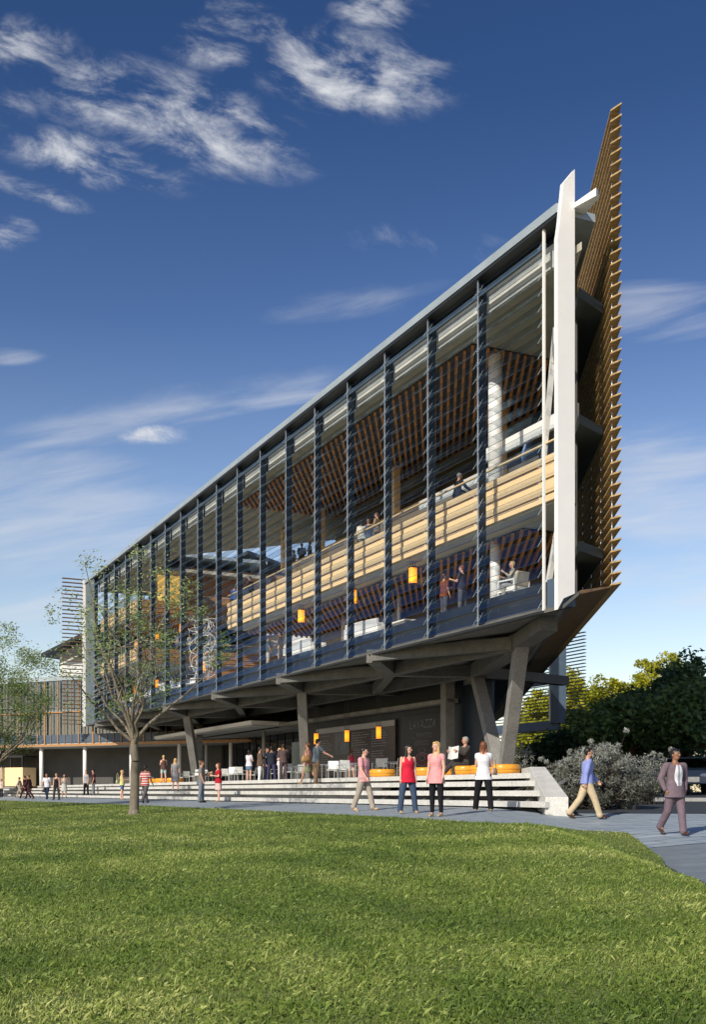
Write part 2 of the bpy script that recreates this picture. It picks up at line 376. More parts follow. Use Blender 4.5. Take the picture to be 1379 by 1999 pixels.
for a, b in zip(kp[:-1], kp[1:]):
    z0 = zg(a.x, a.y); z1 = zg(b.x, b.y)
    mb.hexa([(a.x, a.y - .15, z0 - .05), (b.x, b.y - .15, z1 - .05), (b.x, b.y + .15, z1 - .05), (a.x, a.y + .15, z0 - .05)],
            [(a.x, a.y - .15, z0 + .1), (b.x, b.y - .15, z1 + .1), (b.x, b.y + .15, z1 + .1), (a.x, a.y + .15, z0 + .1)])
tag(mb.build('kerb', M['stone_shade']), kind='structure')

def npmesh(name, verts, nper, face_tone, mat, parent=None):
    """verts (n, nper, 3) -> one mesh of separate polygons with a per-face tone value"""
    n = verts.shape[0]; me = bpy.data.meshes.new(name)
    me.vertices.add(n * nper); me.vertices.foreach_set('co', verts.reshape(-1).astype(np.float32))
    me.loops.add(n * nper); me.loops.foreach_set('vertex_index', np.arange(n * nper, dtype=np.int32))
    me.polygons.add(n); me.polygons.foreach_set('loop_start', np.arange(0, n * nper, nper, dtype=np.int32)); me.polygons.foreach_set('loop_total', np.full(n, nper, dtype=np.int32))
    me.update(calc_edges=True)
    at = me.attributes.new('face_tone', 'FLOAT', 'FACE'); at.data.foreach_set('value', face_tone.astype(np.float32))
    return link(name, me, mat, parent)
# grass blades
def zg_np(X, Y):
    p = N.x * (X - F0.x) + N.y * (Y - F0.y); q = -p - 4.3
    sp_ = lambda x, k: k * np.log1p(np.exp(np.clip(x / k, -30, 30))) * (x / k < 30) + x * (x / k >= 30)
    ss = lambda a, b, x: (lambda t: t * t * (3 - 2 * t))(np.clip((x - a) / (b - a), 0, 1))
    return -(0.42 + .055 * sp_(q - .6, .5) + ss(3., 5.5, X) * .06 * sp_(30.5 - Y, .6) - np.minimum(.385, .03 * sp_(Y - 33., 1.)) * ss(6.5, 9.5, X))
ex = np.array([q.x for q in edger]); ey = np.array([q.y for q in edger])
def in_lawn(X, Y):      # polygon test: boundary closed around the camera side
    px = np.concatenate([ex, [ex[-1], -200]]); py = np.concatenate([ey, [-30, -30]])
    ins = np.zeros(X.shape, bool); j = len(px) - 1
    for i in range(len(px)):
        c = ((py[i] > Y) != (py[j] > Y)) & (X < (px[j] - px[i]) * (Y - py[i]) / (py[j] - py[i] + 1e-12) + px[i]); ins ^= c; j = i
    return ins
gv = []; gr = []
for (y0, y1, dens, ln, wd) in ((4.6, 8, 4600, .038, .0048), (8, 12, 2900, .038, .006), (12, 18, 1500, .04, .008), (18, 28, 520, .045, .012), (28, 52, 150, .05, .02), (52, 85, 30, .06, .04)):
    w1 = y1 * .36 + .4; n = int((y1 - y0) * 2 * w1 * dens)
    X = RNG.uniform(-w1, w1, n); Y = RNG.uniform(y0, y1, n); k = (np.abs(X) < Y * .345 + .3) & in_lawn(X, Y); X = X[k]; Y = Y[k]; n = len(X)
    th = RNG.uniform(0, 2 * PI, n); L = ln * RNG.uniform(.5, 1.25, n) * (1 + .7 * (RNG.uniform(0, 1, n) > .93)) * (1 + .25 * np.sin(X * 4.1 + Y * 3.3) * np.sin(X * 2.2 - Y * 5.7)); lean = RNG.uniform(.15, 1.25, n); w = wd * RNG.uniform(.6, 1.4, n)
    fx = np.cos(th); fy = np.sin(th); z = zg_np(X, Y) + .034
    hx = -fy; hy = fx
    b0 = np.stack([X - hx * w / 2, Y - hy * w / 2, z], 1); b1 = np.stack([X + hx * w / 2, Y + hy * w / 2, z], 1)
    m0 = np.stack([X + fx * L * .35 * np.sin(lean) + hx * w * .4, Y + fy * L * .35 * np.sin(lean) + hy * w * .4, z + L * .55 * np.cos(lean * .6)], 1)
    t0 = np.stack([X + fx * L * np.sin(lean), Y + fy * L * np.sin(lean), z + L * np.cos(lean)], 1)
    gv.append(np.stack([b0, b1, m0, t0], 1))
    pat = .45 + .34 * np.sin(X * .9 + np.sin(Y * .55) * 2) * np.cos(Y * .63 + X * .35) + .16 * np.sin(X * 3.1 + Y * 2.3 + 2 * np.sin(X * 1.7)) + .12 * np.sin(X * 7.3 - Y * 5.1) * np.sin(Y * 6.1 + X * 2)
    gr.append(np.clip(pat * .7 + RNG.normal(.13, .22, n), 0, 1))
grassm = leafmat('grass_blade', [(0, (.07, .125, .022)), (.4, (.165, .245, .045)), (.75, (.29, .355, .085)), (1, (.54, .56, .2))], .3, .55)
go = npmesh('grass', np.concatenate(gv), 4, np.concatenate(gr), grassm)
tag(go, 'mown green lawn grass covering the whole foreground', 'grass', kind='stuff')

# ------------------------------------------------------------------ terrace, steps, ramp wall
ter = thing('terrace_steps', 'long flight of white stone terrace steps with dark open gaps below the cafe deck', 'steps', (3, 33, -.4))
LV = [(.53, -2.55), (.30, -3.1), (.03, -3.65), (-.25, -4.2)]
def send(p):     # the end of the flight follows the ramp wall
    # wall face from (4.83,27.7) to (5.0,31.1); find s where line meets depth p
    a = Vector((4.83, 27.7, 0)); d = Vector((.17, 3.4, 0)).normalized()
    r = a - F0; t = (p - r.dot(N)) / d.dot(N); return (r + d * t).dot(D)
for i, (z, p) in enumerate(LV):
    mb = MB(); th = .15; s0 = send(p) + .01; k = 0; back = p + (.62 if i else 2.4)
    step_len = 2.4; s = s0 + 1.1 * (i % 2)
    cuts = [s0]; 
    while s < 118: 
        if s > s0 + .3: cuts.append(s)
        s += step_len
    cuts.append(118)
    for a, b in zip(cuts[:-1], cuts[1:]):
        g = .012
        mb.fbox(a + g, b - g, p, back, z - th, z)
    mb.build('tread', M['stone'], ter)
mb = MB()
for i, (z, p) in enumerate(LV[:-1]):
    a = 5.5 if i else 5.0; sx = a
    while sx < 118:
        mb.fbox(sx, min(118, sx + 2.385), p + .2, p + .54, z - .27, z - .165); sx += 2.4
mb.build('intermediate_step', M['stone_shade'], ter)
mb = MB(); mb.fbox(send(-2.6) + .05, 118, -1.9, -1.6, -.6, .37); mb.fbox(send(-3.9) + .05, 118, -3.35, -3.2, -.6, -.11)
mb.build('gap_shade', M['dark'], ter)  # dark boards behind the open gaps, their shade put into the colour
mb = MB()
for sx in np.arange(-4.2, 5, 1.4): mb.beam(P(sx, -3.9, -.42), P(sx, -2.2, .36), .05, .08)
mb.build('stringer', M['alu'], ter)
mb = MB(); mb.prism([P(send(-2.5), -1.5), P(118, -1.5), P(118, 40), P(60, 40), P(20, 14), P(4, 4.0)], .44, .525)
tag(mb.build('deck', surf('deck_paving', (.26, .26, .24), (.34, .34, .32), 1, .6, .05)), kind='structure')
rw = thing('ramp_wall', 'low white sloping concrete cheek wall closing the right end of the steps', 'wall', (5, 29, -.5))
mb = MB()
fl, fr_, bl, br = (4.83, 27.66), (5.37, 27.42), (5.0, 31.1), (5.44, 31.1)
zb = -.75
mb.add([(*fl, zb), (*fr_, zb), (*br, zb), (*bl, zb), (*fl, -.14), (*fr_, -.14), (*br, .70), (*bl, .70), (5.2, 35, .70), (5.64, 35, .70), (5.2, 35, zb), (5.64, 35, zb)],
       [(0, 1, 5, 4), (1, 2, 6, 5), (4, 5, 6, 7), (0, 4, 7, 3), (7, 6, 9, 8), (3, 7, 8, 10), (2, 11, 9, 6), (10, 8, 9, 11)])
mb.build('wall_body', M['stone'], rw, bevel=.015)

# ------------------------------------------------------------------ main building
bld = thing('glass_building', 'long raised wedge shaped building with glass louvre front, pale fins and timber screens', 'building', P(0, 0, DECK))
BAY = [0.0] + [3.84 + 3.5 * i for i in range(18)]          # 0 .. 63.34
SE = BAY[-1]
ZB, ZT = 5.70, 17.72
for i in range(18):
    a, b = BAY[i] + .08, BAY[i + 1] - .06
    mb = MB()
    for k in range(24):
        z = ZB + .06 + k * .492
        lo = .14; mb.add([P(a, -lo, z), P(b, -lo, z), P(b, .10, z + .42), P(a, .10, z + .42)], [(0, 1, 2, 3)], 0)
        mb.beam(P(a, -lo, z), P(b, -lo, z), .008, .014, 1); mb.beam(P(a, .10, z + .42), P(b, .10, z + .42), .006, .008, 1)
    mb.build('louvre_panel', [M['glass'], M['navy']], bld)
for i, s in enumerate(BAY):
    mb = MB()
    if i == 0: mb.fbox(-.03, .03, -.04, .04, ZB, ZT)
    else: mb.fbox(s - .022, s + .022, .0, .30, ZB + .02, ZT)
    m = mb.build('mullion', M['white'] if i == 0 else M['navy'], bld)
    mb = MB()
    if i: mb.fbox(s - .02, s + .02, -.035, -.002, ZB + .02, ZT)
    for k in range(24):
        z = ZB + .06 + k * .492
        for sd in ((-1, 1) if 0 < i < 6 else (1,)):
            q = s + sd * .13 if i else s + .2
            q = s + sd * (.12 if i < 6 else .07)
            mb.beam(P(s, .02, z + .2), P(q, -.02, z + .15), .012, .012); mb.beam(P(q, -.15, z - .01), P(q, .11, z + .43), .008, .016); mb.beam(P(q, .02, z + .27), P(s, .06, z + .36), .01, .012)
    h = mb.build('bracket_row', M['steel'], m)
# bottom and top rails
mb = MB(); mb.fbox(0, SE, -.03, .10, ZB - .07, ZB); mb.build('sill', M['black'], bld)
mb = MB(); mb.beam(P(0, .06, 17.2), P(SE, .06, 17.2), .09, .16); mb.build('top_rail', M['bluegrey'], bld)
# roof fascia, roof slab, clerestory, ceilings
mb = MB(); mb.prism([P(-.87, -.16), P(SE + 3.2, -.16), P(SE + 3.2, .12), P(-.87, .12)], 17.80, 18.08); mb.build('fascia', M['fascia'], bld); mb = MB(); mb.prism([P(-.9, .35), P(-2.06, .42), P(-1.95, .6), P(-.5, 1.0)], [17.98, 17.86, 17.86, 17.98], 18.1); mb.build('roof_tip', M['white'], bld)
roofpts = [(-.87, .13), (SE + 3, .13), (SE + 3, 11), (52, 11), (52, 2.6), (47, 2.6), (37, 11), (16.5, 11), (-.9, 1.3)]
mb = MB(); mb.prism([P(*q) for q in roofpts], 17.80, 18.05); mb.build('roof', M['fascia'], bld)
mb = MB(); mb.prism([P(*q) for q in [(-1.2, .55), (SE, .55), (SE, 11), (52.2, 11), (52.2, 2.3), (46.8, 2.3), (36.8, 10.8), (17, 10.8)]], 16.66, 16.9); mb.build('ceiling', M['olive'], bld)
mb = MB(); mb.fbox(.2, SE, .5, .54, 16.7, 17.45); 
clm = surf('clerestory_panel', (.5, .52, .5), (.8, .8, .74), .45, .4, .0, (1, 1, .2), RA); mb.build('clerestory', clm, bld)
mb = MB()
for s in BAY[1:]: mb.fbox(s + .25, s + .33, .44, .498, 16.68, 17.46)
mb.fbox(-.6, SE, .56, .62, 17.46, 17.78)
mb.build('clerestory_frame', M['navy'], bld)
# slatted timber ceilings (one mesh each: a surface of battens)
def slats(s0, s1, p0, pmax, z, sp_=.29, w=.11, h=.12):
    mb = MB(); o = -40.0
    while o < -.5:
        c = Vector((7.3, 33.0, 0)) + N3 * o; s, p = sp(c.x, c.y)
        t0 = max((p0 - p) / .5066, (s0 - s) / .8657); t1 = min((pmax - p) / .5066, (s1 - s) / .8657)
        if t1 > t0 + .3:
            a = c + D3 * t0 + Vector((0, 0, z - h / 2)); mb.beam(a, a + D3 * (t1 - t0), w, h)
        o += sp_
    return mb
slats(6.3, 32, 1.35, 7.6, 16.61).build('slatted_ceiling', M['ceil_timber'], bld)
slats(4.5, 33, 2.3, 7.0, 9.455).build('slatted_ceiling', M['ceil_timber'], bld)
slats(52.5, SE, 1.2, 8, 13.15).build('slatted_ceiling', M['ceil_timber'], bld)
for pts, z in (([(6.3, 1.3), (32, 1.3), (32, 7.6), (11, 7.6), (6.3, 4.6)], 16.615), ([(4.5, 2.3), (33, 2.3), (33, 7), (10, 7), (4.5, 3.8)], 9.46)):
    mb = MB(); mb.prism([P(*q) for q in pts], z, z + .035); mb.build('slat_gap_shade', M['dark'], bld)  # dark sheet added above the battens: shade of the gaps as colour
# floors
def slab(name, pts, z0, z1, mat): mb = MB(); mb.prism([P(*q) for q in pts], z0, z1); return mb.build(name, mat, bld)
slab('floor_slab', [(-.9, .45), (SE, .45), (SE, 14), (24, 14), (2, 2.3)], 6.2, 6.72, M['floor'])
slab('floor_slab', [(.7, 1.24), (33, 1.24), (33, 9), (12.5, 9), (.9, 1.9)], 9.52, 10.6, M['floor'])
slab('floor_slab', [(9, 6.2), (36, 6.2), (36, 10), (15.5, 10)], 13.3, 13.9, M['floor'])
slab('floor_slab', [(52, .68), (SE, .68), (SE, 13), (52, 13)], 9.6, 10.3, M['floor'])
slab('floor_slab', [(52, .68), (SE, .68), (SE, 13), (52, 13)], 13.2, 13.9, M['floor'])
mb = MB(); mb.fbox(-.85, SE, -.13, .499, 17.70, 17.795); mb.build('eaves_soffit_shade', M['black'], bld)  # black box under the eaves, the shade there put into its colour
mb = MB(); mb.fbox(-.85, SE, .38, .44, ZB, 6.70); mb.build('slab_edge', M['dark'], bld)
# timber balcony bands: stacked boards
def band(a, b, z0, z1, n, out, mat=None):
    mb = MB(); h = (z1 - z0) / n; a = Vector(a); b = Vector(b); o = Vector(out)
    for k in range(n):
        q = .05 if k % 2 else .0
        lo = [a, b, b + o * (.12 + q), a + o * (.12 + q)]
        mb.hexa([v + Vector((0, 0, z0 + k * h + .012)) for v in lo], [v + Vector((0, 0, z0 + (k + 1) * h - .012)) for v in lo])
    return mb.build('balcony_band', mat or M['timber'], bld)
band(P(.6, 1.20), P(33, 1.20), 9.57, 11.08, 6, -N)
band(P(33.1, 1.2), P(33.1, 7.5), 9.57, 11.08, 9, D)
band(P(15, 6.15), P(36, 6.15), 13.4, 14.3, 5, -N)
band(P(36.1, 6.1), P(36.1, 10), 13.4, 14.3, 5, D)
band(P(36, 9.8), P(46, 9.8), 13.4, 14.9, 7, -N)
for z0, z1 in ((9.65, 10.7), (13.25, 14.3)):
    band(P(52, .66), P(SE - .1, .66), z0, z1, 7, -N); band(P(51.95, .6), P(51.95, 12.8), z0, z1, 7, -D, M['timber_rail'])  # cross bands take darker timber: their shadow is put into the colour
# balustrade glass and handrails
def rail(a, b, z0, z1):
    a = Vector(a); b = Vector(b); mb = MB()
    mb.add([a + Vector((0, 0, z0)), b + Vector((0, 0, z0)), b + Vector((0, 0, z1)), a + Vector((0, 0, z1))], [(0, 1, 2, 3)])
    o = mb.build('balustrade', M['rail_glass'], bld)
    mb = MB(); mb.beam(a + Vector((0, 0, z1 + .03)), b + Vector((0, 0, z1 + .03)), .09, .05); mb.build('handrail', M['timber'], o)
rail(P(.6, 1.13), P(33, 1.13), 11.08, 11.50); rail(P(52, .74), P(SE - .1, .74), 10.7, 11.3); rail(P(52, .74), P(SE - .1, .74), 14.3, 14.9); rail(P(52.0, .8), P(52.0, 12.5), 10.7, 11.25); rail(P(52.0, .8), P(52.0, 12.5), 14.3, 14.85); rail(P(36, 9.7), P(46, 9.7), 14.9, 15.3)
# interior walls
def wall(name, a, b, z0, z1, mat, th=.12):
    mb = MB(); a = Vector(a); b = Vector(b); d = (b - a).normalized(); o = Vector((d.y, -d.x, 0)) * th
    mb.hexa([a + Vector((0, 0, z0)), b + Vector((0, 0, z0)), b + o + Vector((0, 0, z0)), a + o + Vector((0, 0, z0))],
            [a + Vector((0, 0, z1)), b + Vector((0, 0, z1)), b + o + Vector((0, 0, z1)), a + o + Vector((0, 0, z1))])
    return mb.build(name, mat, bld)
wall('inner_wall', P(22, 6.6), P(34, 6.6), 6.72, 9.5, M['lgrey']); wall('inner_wall', P(34, 6.6), P(40, 11), 6.72, 9.5, M['lgrey'])
wall('inner_wall', P(10, 7.1), P(22, 7.1), 6.72, 9.5, M['room']); wall('inner_wall', P(11, 7.6), P(33, 7.6), 10.6, 13.3, M['room'])
wall('inner_wall', P(15.5, 9.7), P(36.5, 9.7), 13.9, 16.66, M['room']); wall('inner_wall', P(40, 12), P(64, 12), 6.72, 9.5, M['dark'])
wall('inner_wall', P(54.5, 8), P(SE, 8), 10.3, 13.2, M['lgrey']); wall('inner_wall', P(57, 4.6), P(SE, 4.6), 13.9, 16.6, M['olive'])
wall('timber_wall', P(53.5, 4.4), P(53.5, 13), 13.9, 17.3, M['timber_v'])
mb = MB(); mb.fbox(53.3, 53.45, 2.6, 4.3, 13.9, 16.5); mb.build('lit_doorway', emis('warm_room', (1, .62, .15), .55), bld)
wall('inner_wall', P(52, 12.8), P(52.2, 6), 6.72, 9.5, M['timber_v'])
# glass wall and timber posts on the upper level
mb = MB(); mb.add([P(14, 6.3, 13.9), P(36, 6.3, 13.9), P(36, 6.3, 16.6), P(14, 6.3, 16.6)], [(0, 1, 2, 3)]); mb.build('inner_glazing', M['rail_glass'], bld)
mb = MB(); mb.add([P(12, 5.3, 10.6), P(30, 5.3, 10.6), P(30, 5.3, 13.3), P(12, 5.3, 13.3)], [(0, 1, 2, 3)]); mb.build('inner_glazing', M['rail_glass'], bld)
for s in (11.2, 20.9, 30.2, 36):
    mb = MB(); mb.fbox(s, s + .28, 5.75, 6.1, 13.9 if s > 12 else 10.6, 16.6); mb.build('timber_post', M['timber'], bld)
for s, p, z0, z1, r in ((6.6, 2.5, 10.6, 16.66, .27), (6.6, 2.5, 6.72, 9.52, .2), (17.5, 4.2, 6.72, 9.5, .09), (24.5, 4.6, 6.72, 9.5, .12), (26.2, 5.4, 6.72, 9.5, .12)):
    mb = MB(); mb.tube(P(s, p, z0), P(s, p, z1), r, n=20); mb.build('column', M['white'], bld, smooth=True)
mb = MB(); mb.beam(P(1.9, 1.3, 10.7), P(.2, .6, 14.8), .14, .26); mb.build('raking_strut', M['white'], bld)
mb = MB(); mb.beam(P(1.3, 1.1, 6.8), P(-.1, .6, 9.0), .14, .26); mb.build('raking_strut', M['white'], bld)
mb = MB(); mb.fbox(8.5, 15, 3.9, 4.1, 12.75, 13.15); mb.fbox(2.2, 8.5, 2.9, 3.05, 12.9, 13.4); mb.build('bulkhead', M['white'], bld)
mb = MB(); mb.fbox(-.55, -.4, .45, .62, 10.6, 17.7); mb.build('corner_post', M['white'], bld)
# nose fin
def fin(s0, s1, prof, mat):
    mb = MB(); n = len(prof); vs = [P(s0, p, z) for p, z in prof] + [P(s1, p, z) for p, z in prof]
    mb.add(vs, [tuple(range(n)), tuple(range(2 * n - 1, n - 1, -1))] + [(i, i + n, (i + 1) % n + n, (i + 1) % n) for i in range(n)])
    return mb.build('end_fin', mat, bld)
fin(-1.05, -.88, [(-.24, 5.57), (-.02, 5.92), (.40, 6.1), (.40, 19.16), (-.02, 18.65), (-.18, 17.3), (-.25, 16.9)], M['white'])
fin(SE + 3.15, SE + 3.4, [(-.3, 5.6), (.4, 5.6), (.4, 18.15), (-.3, 18.15)], M['white'])
mb = MB(); mb.fbox(SE + .05, SE + 3.14, -.05, .25, 5.65, 17.74); mb.build('end_panel', surf('pale_blue_panel', (.09, .12, .14), (.13, .165, .185), .8, .6, .02), bld)
mb = MB(); mb.fbox(-.95, -.1, .05, .5, 5.72, 6.65); mb.build('end_beam', M['bluegrey'], bld)
# dark closing wall behind the rear screen and catwalks
def Q(t, o, z=0): return Vector((7.3, 33.0, 0)) + D3 * t + N3 * o + Vector((0, 0, z))
mb = MB()
mb.hexa([Q(3.4, -.3, 6.2), Q(75, -.3, 6.2), Q(75, -.15, 6.2), Q(3.4, -.15, 6.2)], [Q(3.4, -.3, 17.72), Q(75, -.3, 17.72), Q(75, -.15, 17.72), Q(3.4, -.15, 17.72)])
mb.build('rear_wall', surf('charcoal_cladding', (.035, .037, .037), (.07, .07, .066), .7, .6, .03), bld)
for z in (7.6, 11.6, 15.6):
    mb = MB(); mb.hexa([Q(1.7, -.3, z), Q(75, -.12, z), Q(75, .62, z), Q(3.0, .62, z)], [Q(1.7, -.3, z + .3), Q(75, -.12, z + .3), Q(75, .62, z + .3), Q(3.0, .62, z + .3)])
    mb.build('catwalk', surf('catwalk_grey', (.03, .045, .045), (.05, .065, .065), 1, .6, .03), bld)
# rear timber screen: 44 horizontal boards on blue rods
mb = MB()
for k in range(44):
    z = 6.45 + k * (21.3 - 6.45) / 43
    v0 = Vector((8.07, 34.5, z)); t0 = Vector((8.33, 34.13, z)); L = 60 if z < 18.5 else 46
    e0 = v0 + D3 * L; e1 = e0 + N3 * .33; up_ = Vector((0, 0, .05))
    mb.hexa([v0, t0, e1, e0], [v0 + up_, t0 + up_, e1 + up_, e0 + up_])
mb.build('timber_screen', M['slat'], bld)
mb = MB()
for t in list(np.arange(.35, 60, 2.4)):
    q = Vector((8.16, 34.45, 0)) + D3 * t; mb.tube(q + Vector((0, 0, 6.45)), q + Vector((0, 0, 21.3)), .018, n=6)
mb.build('screen_rod', M['steel'], bld)
mb = MB()
mb.add([Q(.9, -.38, 6.08), Q(75, -.38, 6.08), Vector((8.07, 34.5, 6.40)) + D3 * 60, Vector((8.1, 34.5, 6.40)), Q(.9, -.38, 6.2), Q(75, -.38, 6.2), Vector((8.07, 34.5, 6.44)) + D3 * 60, Vector((8.1, 34.5, 6.44))],
       [(0, 3, 2, 1), (4, 5, 6, 7), (0, 1, 5, 4), (3, 7, 6, 2), (0, 4, 7, 3)])
mb.build('timber_soffit', M['brown'], bld)
# concrete soffit and beam lattice
b0 = Q(.9, -.4); b1 = Q(75, -.4)
a0 = P(-1.0, .0); a1 = P(SE + 3, 0)
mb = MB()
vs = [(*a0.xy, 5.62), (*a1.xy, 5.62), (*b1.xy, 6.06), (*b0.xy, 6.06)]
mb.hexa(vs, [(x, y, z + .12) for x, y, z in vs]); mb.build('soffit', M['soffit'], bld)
def node(r, k):
    if r == 0: return P(2.0 + 10.1 * k, .12, 5.62)
    if r == 1: return P(4.4 + 10.0 * k, 2.15, 5.36)
    return P(3.3 + 10.0 * k, 5.9, 5.36)
mb = MB()
for k in range(7):
    if k: mb.beam(node(0, k), node(1, k), .62, .55)
    if k < 6:
        mb.beam(node(1, k), node(1, k + 1), .42, .49)
        mb.beam(node(1, k), node(0, k + 1), .36, .44)
        mb.beam(node(1, k), node(2, k + 1), .42, .47)
        if k: mb.beam(node(2, k), node(2, k + 1), .4, .45)
    if k: mb.beam(node(1, k), node(2, k), .6, .53)
    if k: mb.beam(node(2, k), P(5 + 10 * k, 12, 5.36), .5, .43)
mb.beam(P(1.0, .9, 5.50), P(4.4, 2.15, 5.38), .6, .5); mb.beam(P(4.4, 2.15, 5.36), P(13.3, 5.9, 5.36), .7, .57); mb.beam(P(13.3, 5.9, 5.36), P(40, 20, 5.36), .7, .5)
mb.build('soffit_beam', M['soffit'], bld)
# raking V columns
for k in range(3):
    base = P(8.1 + 19.6 * k, 3.85, .4)
    for top in (P(4.4 + 20 * k, 2.15, 5.15), P(13.3 + 20 * k, 5.9, 5.15)):
        mb = MB(); e = (top - base).xy.normalized(); e = Vector((e.x, e.y, 0)); sd = Vector((-e.y, e.x, 0))
        def sec(c, a, b): return [c - e * a - sd * b, c + e * a - sd * b, c + e * a + sd * b, c - e * a + sd * b]
        c0 = base + (top - base) * .04
        mb.hexa(sec(base + e * .15, .42, .24), sec(top, .42, .24)); mb.build('raking_column', M['concrete'], bld, bevel=.02)
# far end screen
mb = MB()
for k in range(38):
    z = 5.75 + k * .335; mb.fbox(SE + 3.1, SE + 3.42, -2.0, -.32, z, z + .06)
mb.build('end_screen', M['brown'], bld)
# ground floor glazed cafe box under the building
cafe = thing('cafe', 'dark glazed cafe box on the deck beneath the raised building', 'cafe', P(22, 7.4, DECK))
def wallc(name, a, b, z0, z1, mat, th=.12):
    mb = MB(); a = Vector(a); b = Vector(b); d = (b - a).normalized(); o = Vector((d.y, -d.x, 0)) * th
    mb.hexa([a + Vector((0, 0, z0)), b + Vector((0, 0, z0)), b + o + Vector((0, 0, z0)), a + o + Vector((0, 0, z0))],
            [a + Vector((0, 0, z1)), b + Vector((0, 0, z1)), b + o + Vector((0, 0, z1)), a + o + Vector((0, 0, z1))])
    return mb.build(name, mat, cafe)
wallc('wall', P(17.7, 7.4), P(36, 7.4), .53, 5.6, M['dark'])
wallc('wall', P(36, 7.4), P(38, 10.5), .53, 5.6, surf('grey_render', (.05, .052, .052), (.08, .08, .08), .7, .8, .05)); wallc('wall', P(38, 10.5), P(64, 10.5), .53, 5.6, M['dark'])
wallc('wall', P(14.2, 7.3), P(17.7, 7.4), .53, 5.6, M['navy'])
mb = MB(); mb.fbox(17.2, 17.7, 6.6, 7.1, .53, 5.6); mb.build('post', M['concrete'], cafe)
mb = MB(); mb.fbox(17.2, 62, 6.7, 7.3, 4.3, 4.5); mb.build('lintel', M['concrete'], cafe)
mb = MB()
for s in np.arange(39, 62, 1.5): mb.fbox(s, s + .07, 10.2, 10.3, .53, 4.3)
mb.build('window_frame', M['black'], cafe)
mb = MB(); mb.add([P(38, 10.25, .6), P(62, 10.25, .6), P(62, 10.25, 4.3), P(38, 10.25, 4.3)], [(0, 1, 2, 3)]); mb.build('glazing', M['dark_glass'], cafe)
# door, service counter
mb = MB(); mb.fbox(36.5, 37.9, 7.2, 7.9, .53, 3.2); mb.build('door', surf('teal_glass_door', (.08, .12, .12), (.16, .2, .2), 2, .2, 0), cafe)
def lettering(text, size, s, p, z, mat, parent, name='lettering', shear=0.0, fwd=None):
    cu = bpy.data.curves.new('t', 'FONT'); cu.body = text; cu.size = size; cu.shear = shear; cu.extrude = .004; cu.align_x = 'CENTER'
    ob = bpy.data.objects.new('t', cu); C.objects.link(ob); dg = bpy.context.evaluated_depsgraph_get(); dg.update()
    me = bpy.data.meshes.new_from_object(ob.evaluated_get(dg)); bpy.data.objects.remove(ob)
    # readable from the lawn: text runs toward -D (left to right seen from outside)
    Rm = Matrix(((-D.x, 0, -N.x), (-D.y, 0, -N.y), (0, 1, 0))).to_4x4()
    o = P(s, p, z); me.transform(Matrix.Translation(o - wloc(parent)) @ Rm)
    return link(name, me, mat, parent)
poster = thing('coffee_sign', 'tall black coffee sign panel with cup drawing beside the cafe post', 'sign', P(20.5, 7.2, .9))
mb = MB(); mb.fbox(18.4, 22.9, 7.22, 7.35, .9, 3.95); mb.build('panel', plain('sign_black', (.006, .006, .007), .4), poster)
lt = emis('sign_grey_glow', (.13, .13, .135), .01); lt2 = emis('menu_white_glow', (.24, .23, .22), .02); red = plain('sign_red', (.12, .02, .02))  # lettering is given a faint glow of its own, though no lamp
lettering('LAVAZZA', .62, 20.6, 7.21, 3.25, lt, poster, shear=.35)
lettering('IL PERFETTO', .36, 20.6, 7.21, 2.75, lt, poster); lettering('ESPRESSO', .36, 20.6, 7.21, 2.38, lt, poster)
lettering('ITALIAN COFFEE', .26, 20.6, 7.21, 1.1, lt, poster)
def ring(mb, s, z, r0, r1, p, fl=1.0, n=28):
    for i in range(n):
        a, b = 2 * PI * i / n, 2 * PI * (i + 1) / n
        mb.add([P(s + r0 * math.cos(a), p, z + fl * r0 * math.sin(a)), P(s + r0 * math.cos(b), p, z + fl * r0 * math.sin(b)), P(s + r1 * math.cos(b), p, z + fl * r1 * math.sin(b)), P(s + r1 * math.cos(a), p, z + fl * r1 * math.sin(a))], [(0, 1, 2, 3)])
mb = MB(); ring(mb, 20.6, 1.65, .62, .72, 7.21, .5); ring(mb, 20.6, 1.72, .25, .33, 7.205, .5); ring(mb, 20.6, 2.12, .3, .36, 7.205, .35); mb.build('cup_drawing', lt, poster)
mb = MB(); ring(mb, 20.6, 1.66, .33, .6, 7.208, .5); mb.build('saucer_drawing', red, poster)
menu = thing('menu_board', 'wide brown menu board with white chalk text on the cafe wall', 'menu board', P(29, 7.2, 1))
mb = MB(); mb.fbox(23.6, 34, 7.24, 7.36, .95, 3.9); mb.build('board', surf('menu_brown', (.03, .018, .014), (.07, .04, .03), 1.5, .35, 0), menu)
mb = MB(); mb.fbox(23.6, 34, 7.18, 7.235, 3.55, 3.85); mb.build('light_strip', emis('strip_glow', (.28, .27, .25), .08), menu)
mb = MB(); mb.fbox(29.2, 31.2, 7.2, 7.235, 2.2, 3.5); mb.build('picture', surf('coffee_photo', (.05, .05, .05), (.16, .16, .16), 1.2, .4, 0), menu)
rr = random.Random(4); mb = MB()
for c0 in (24.1, 26.6, 31.5):
    mb = MB()
    z = 3.35
    while z > 1.15:
        if rr.random() < .8:
            s = c0 + (2.2 if c0 > 31 else 2.3); w = 0
            while w < rr.uniform(1.2, 2.1):
                l = rr.uniform(.08, .3); mb.fbox(s - w - l, s - w, 7.22, 7.236, z, z + rr.choice((.035, .05))); w += l + .05
        z -= .14
    mb.build('menu_text', lt2, menu)
pass
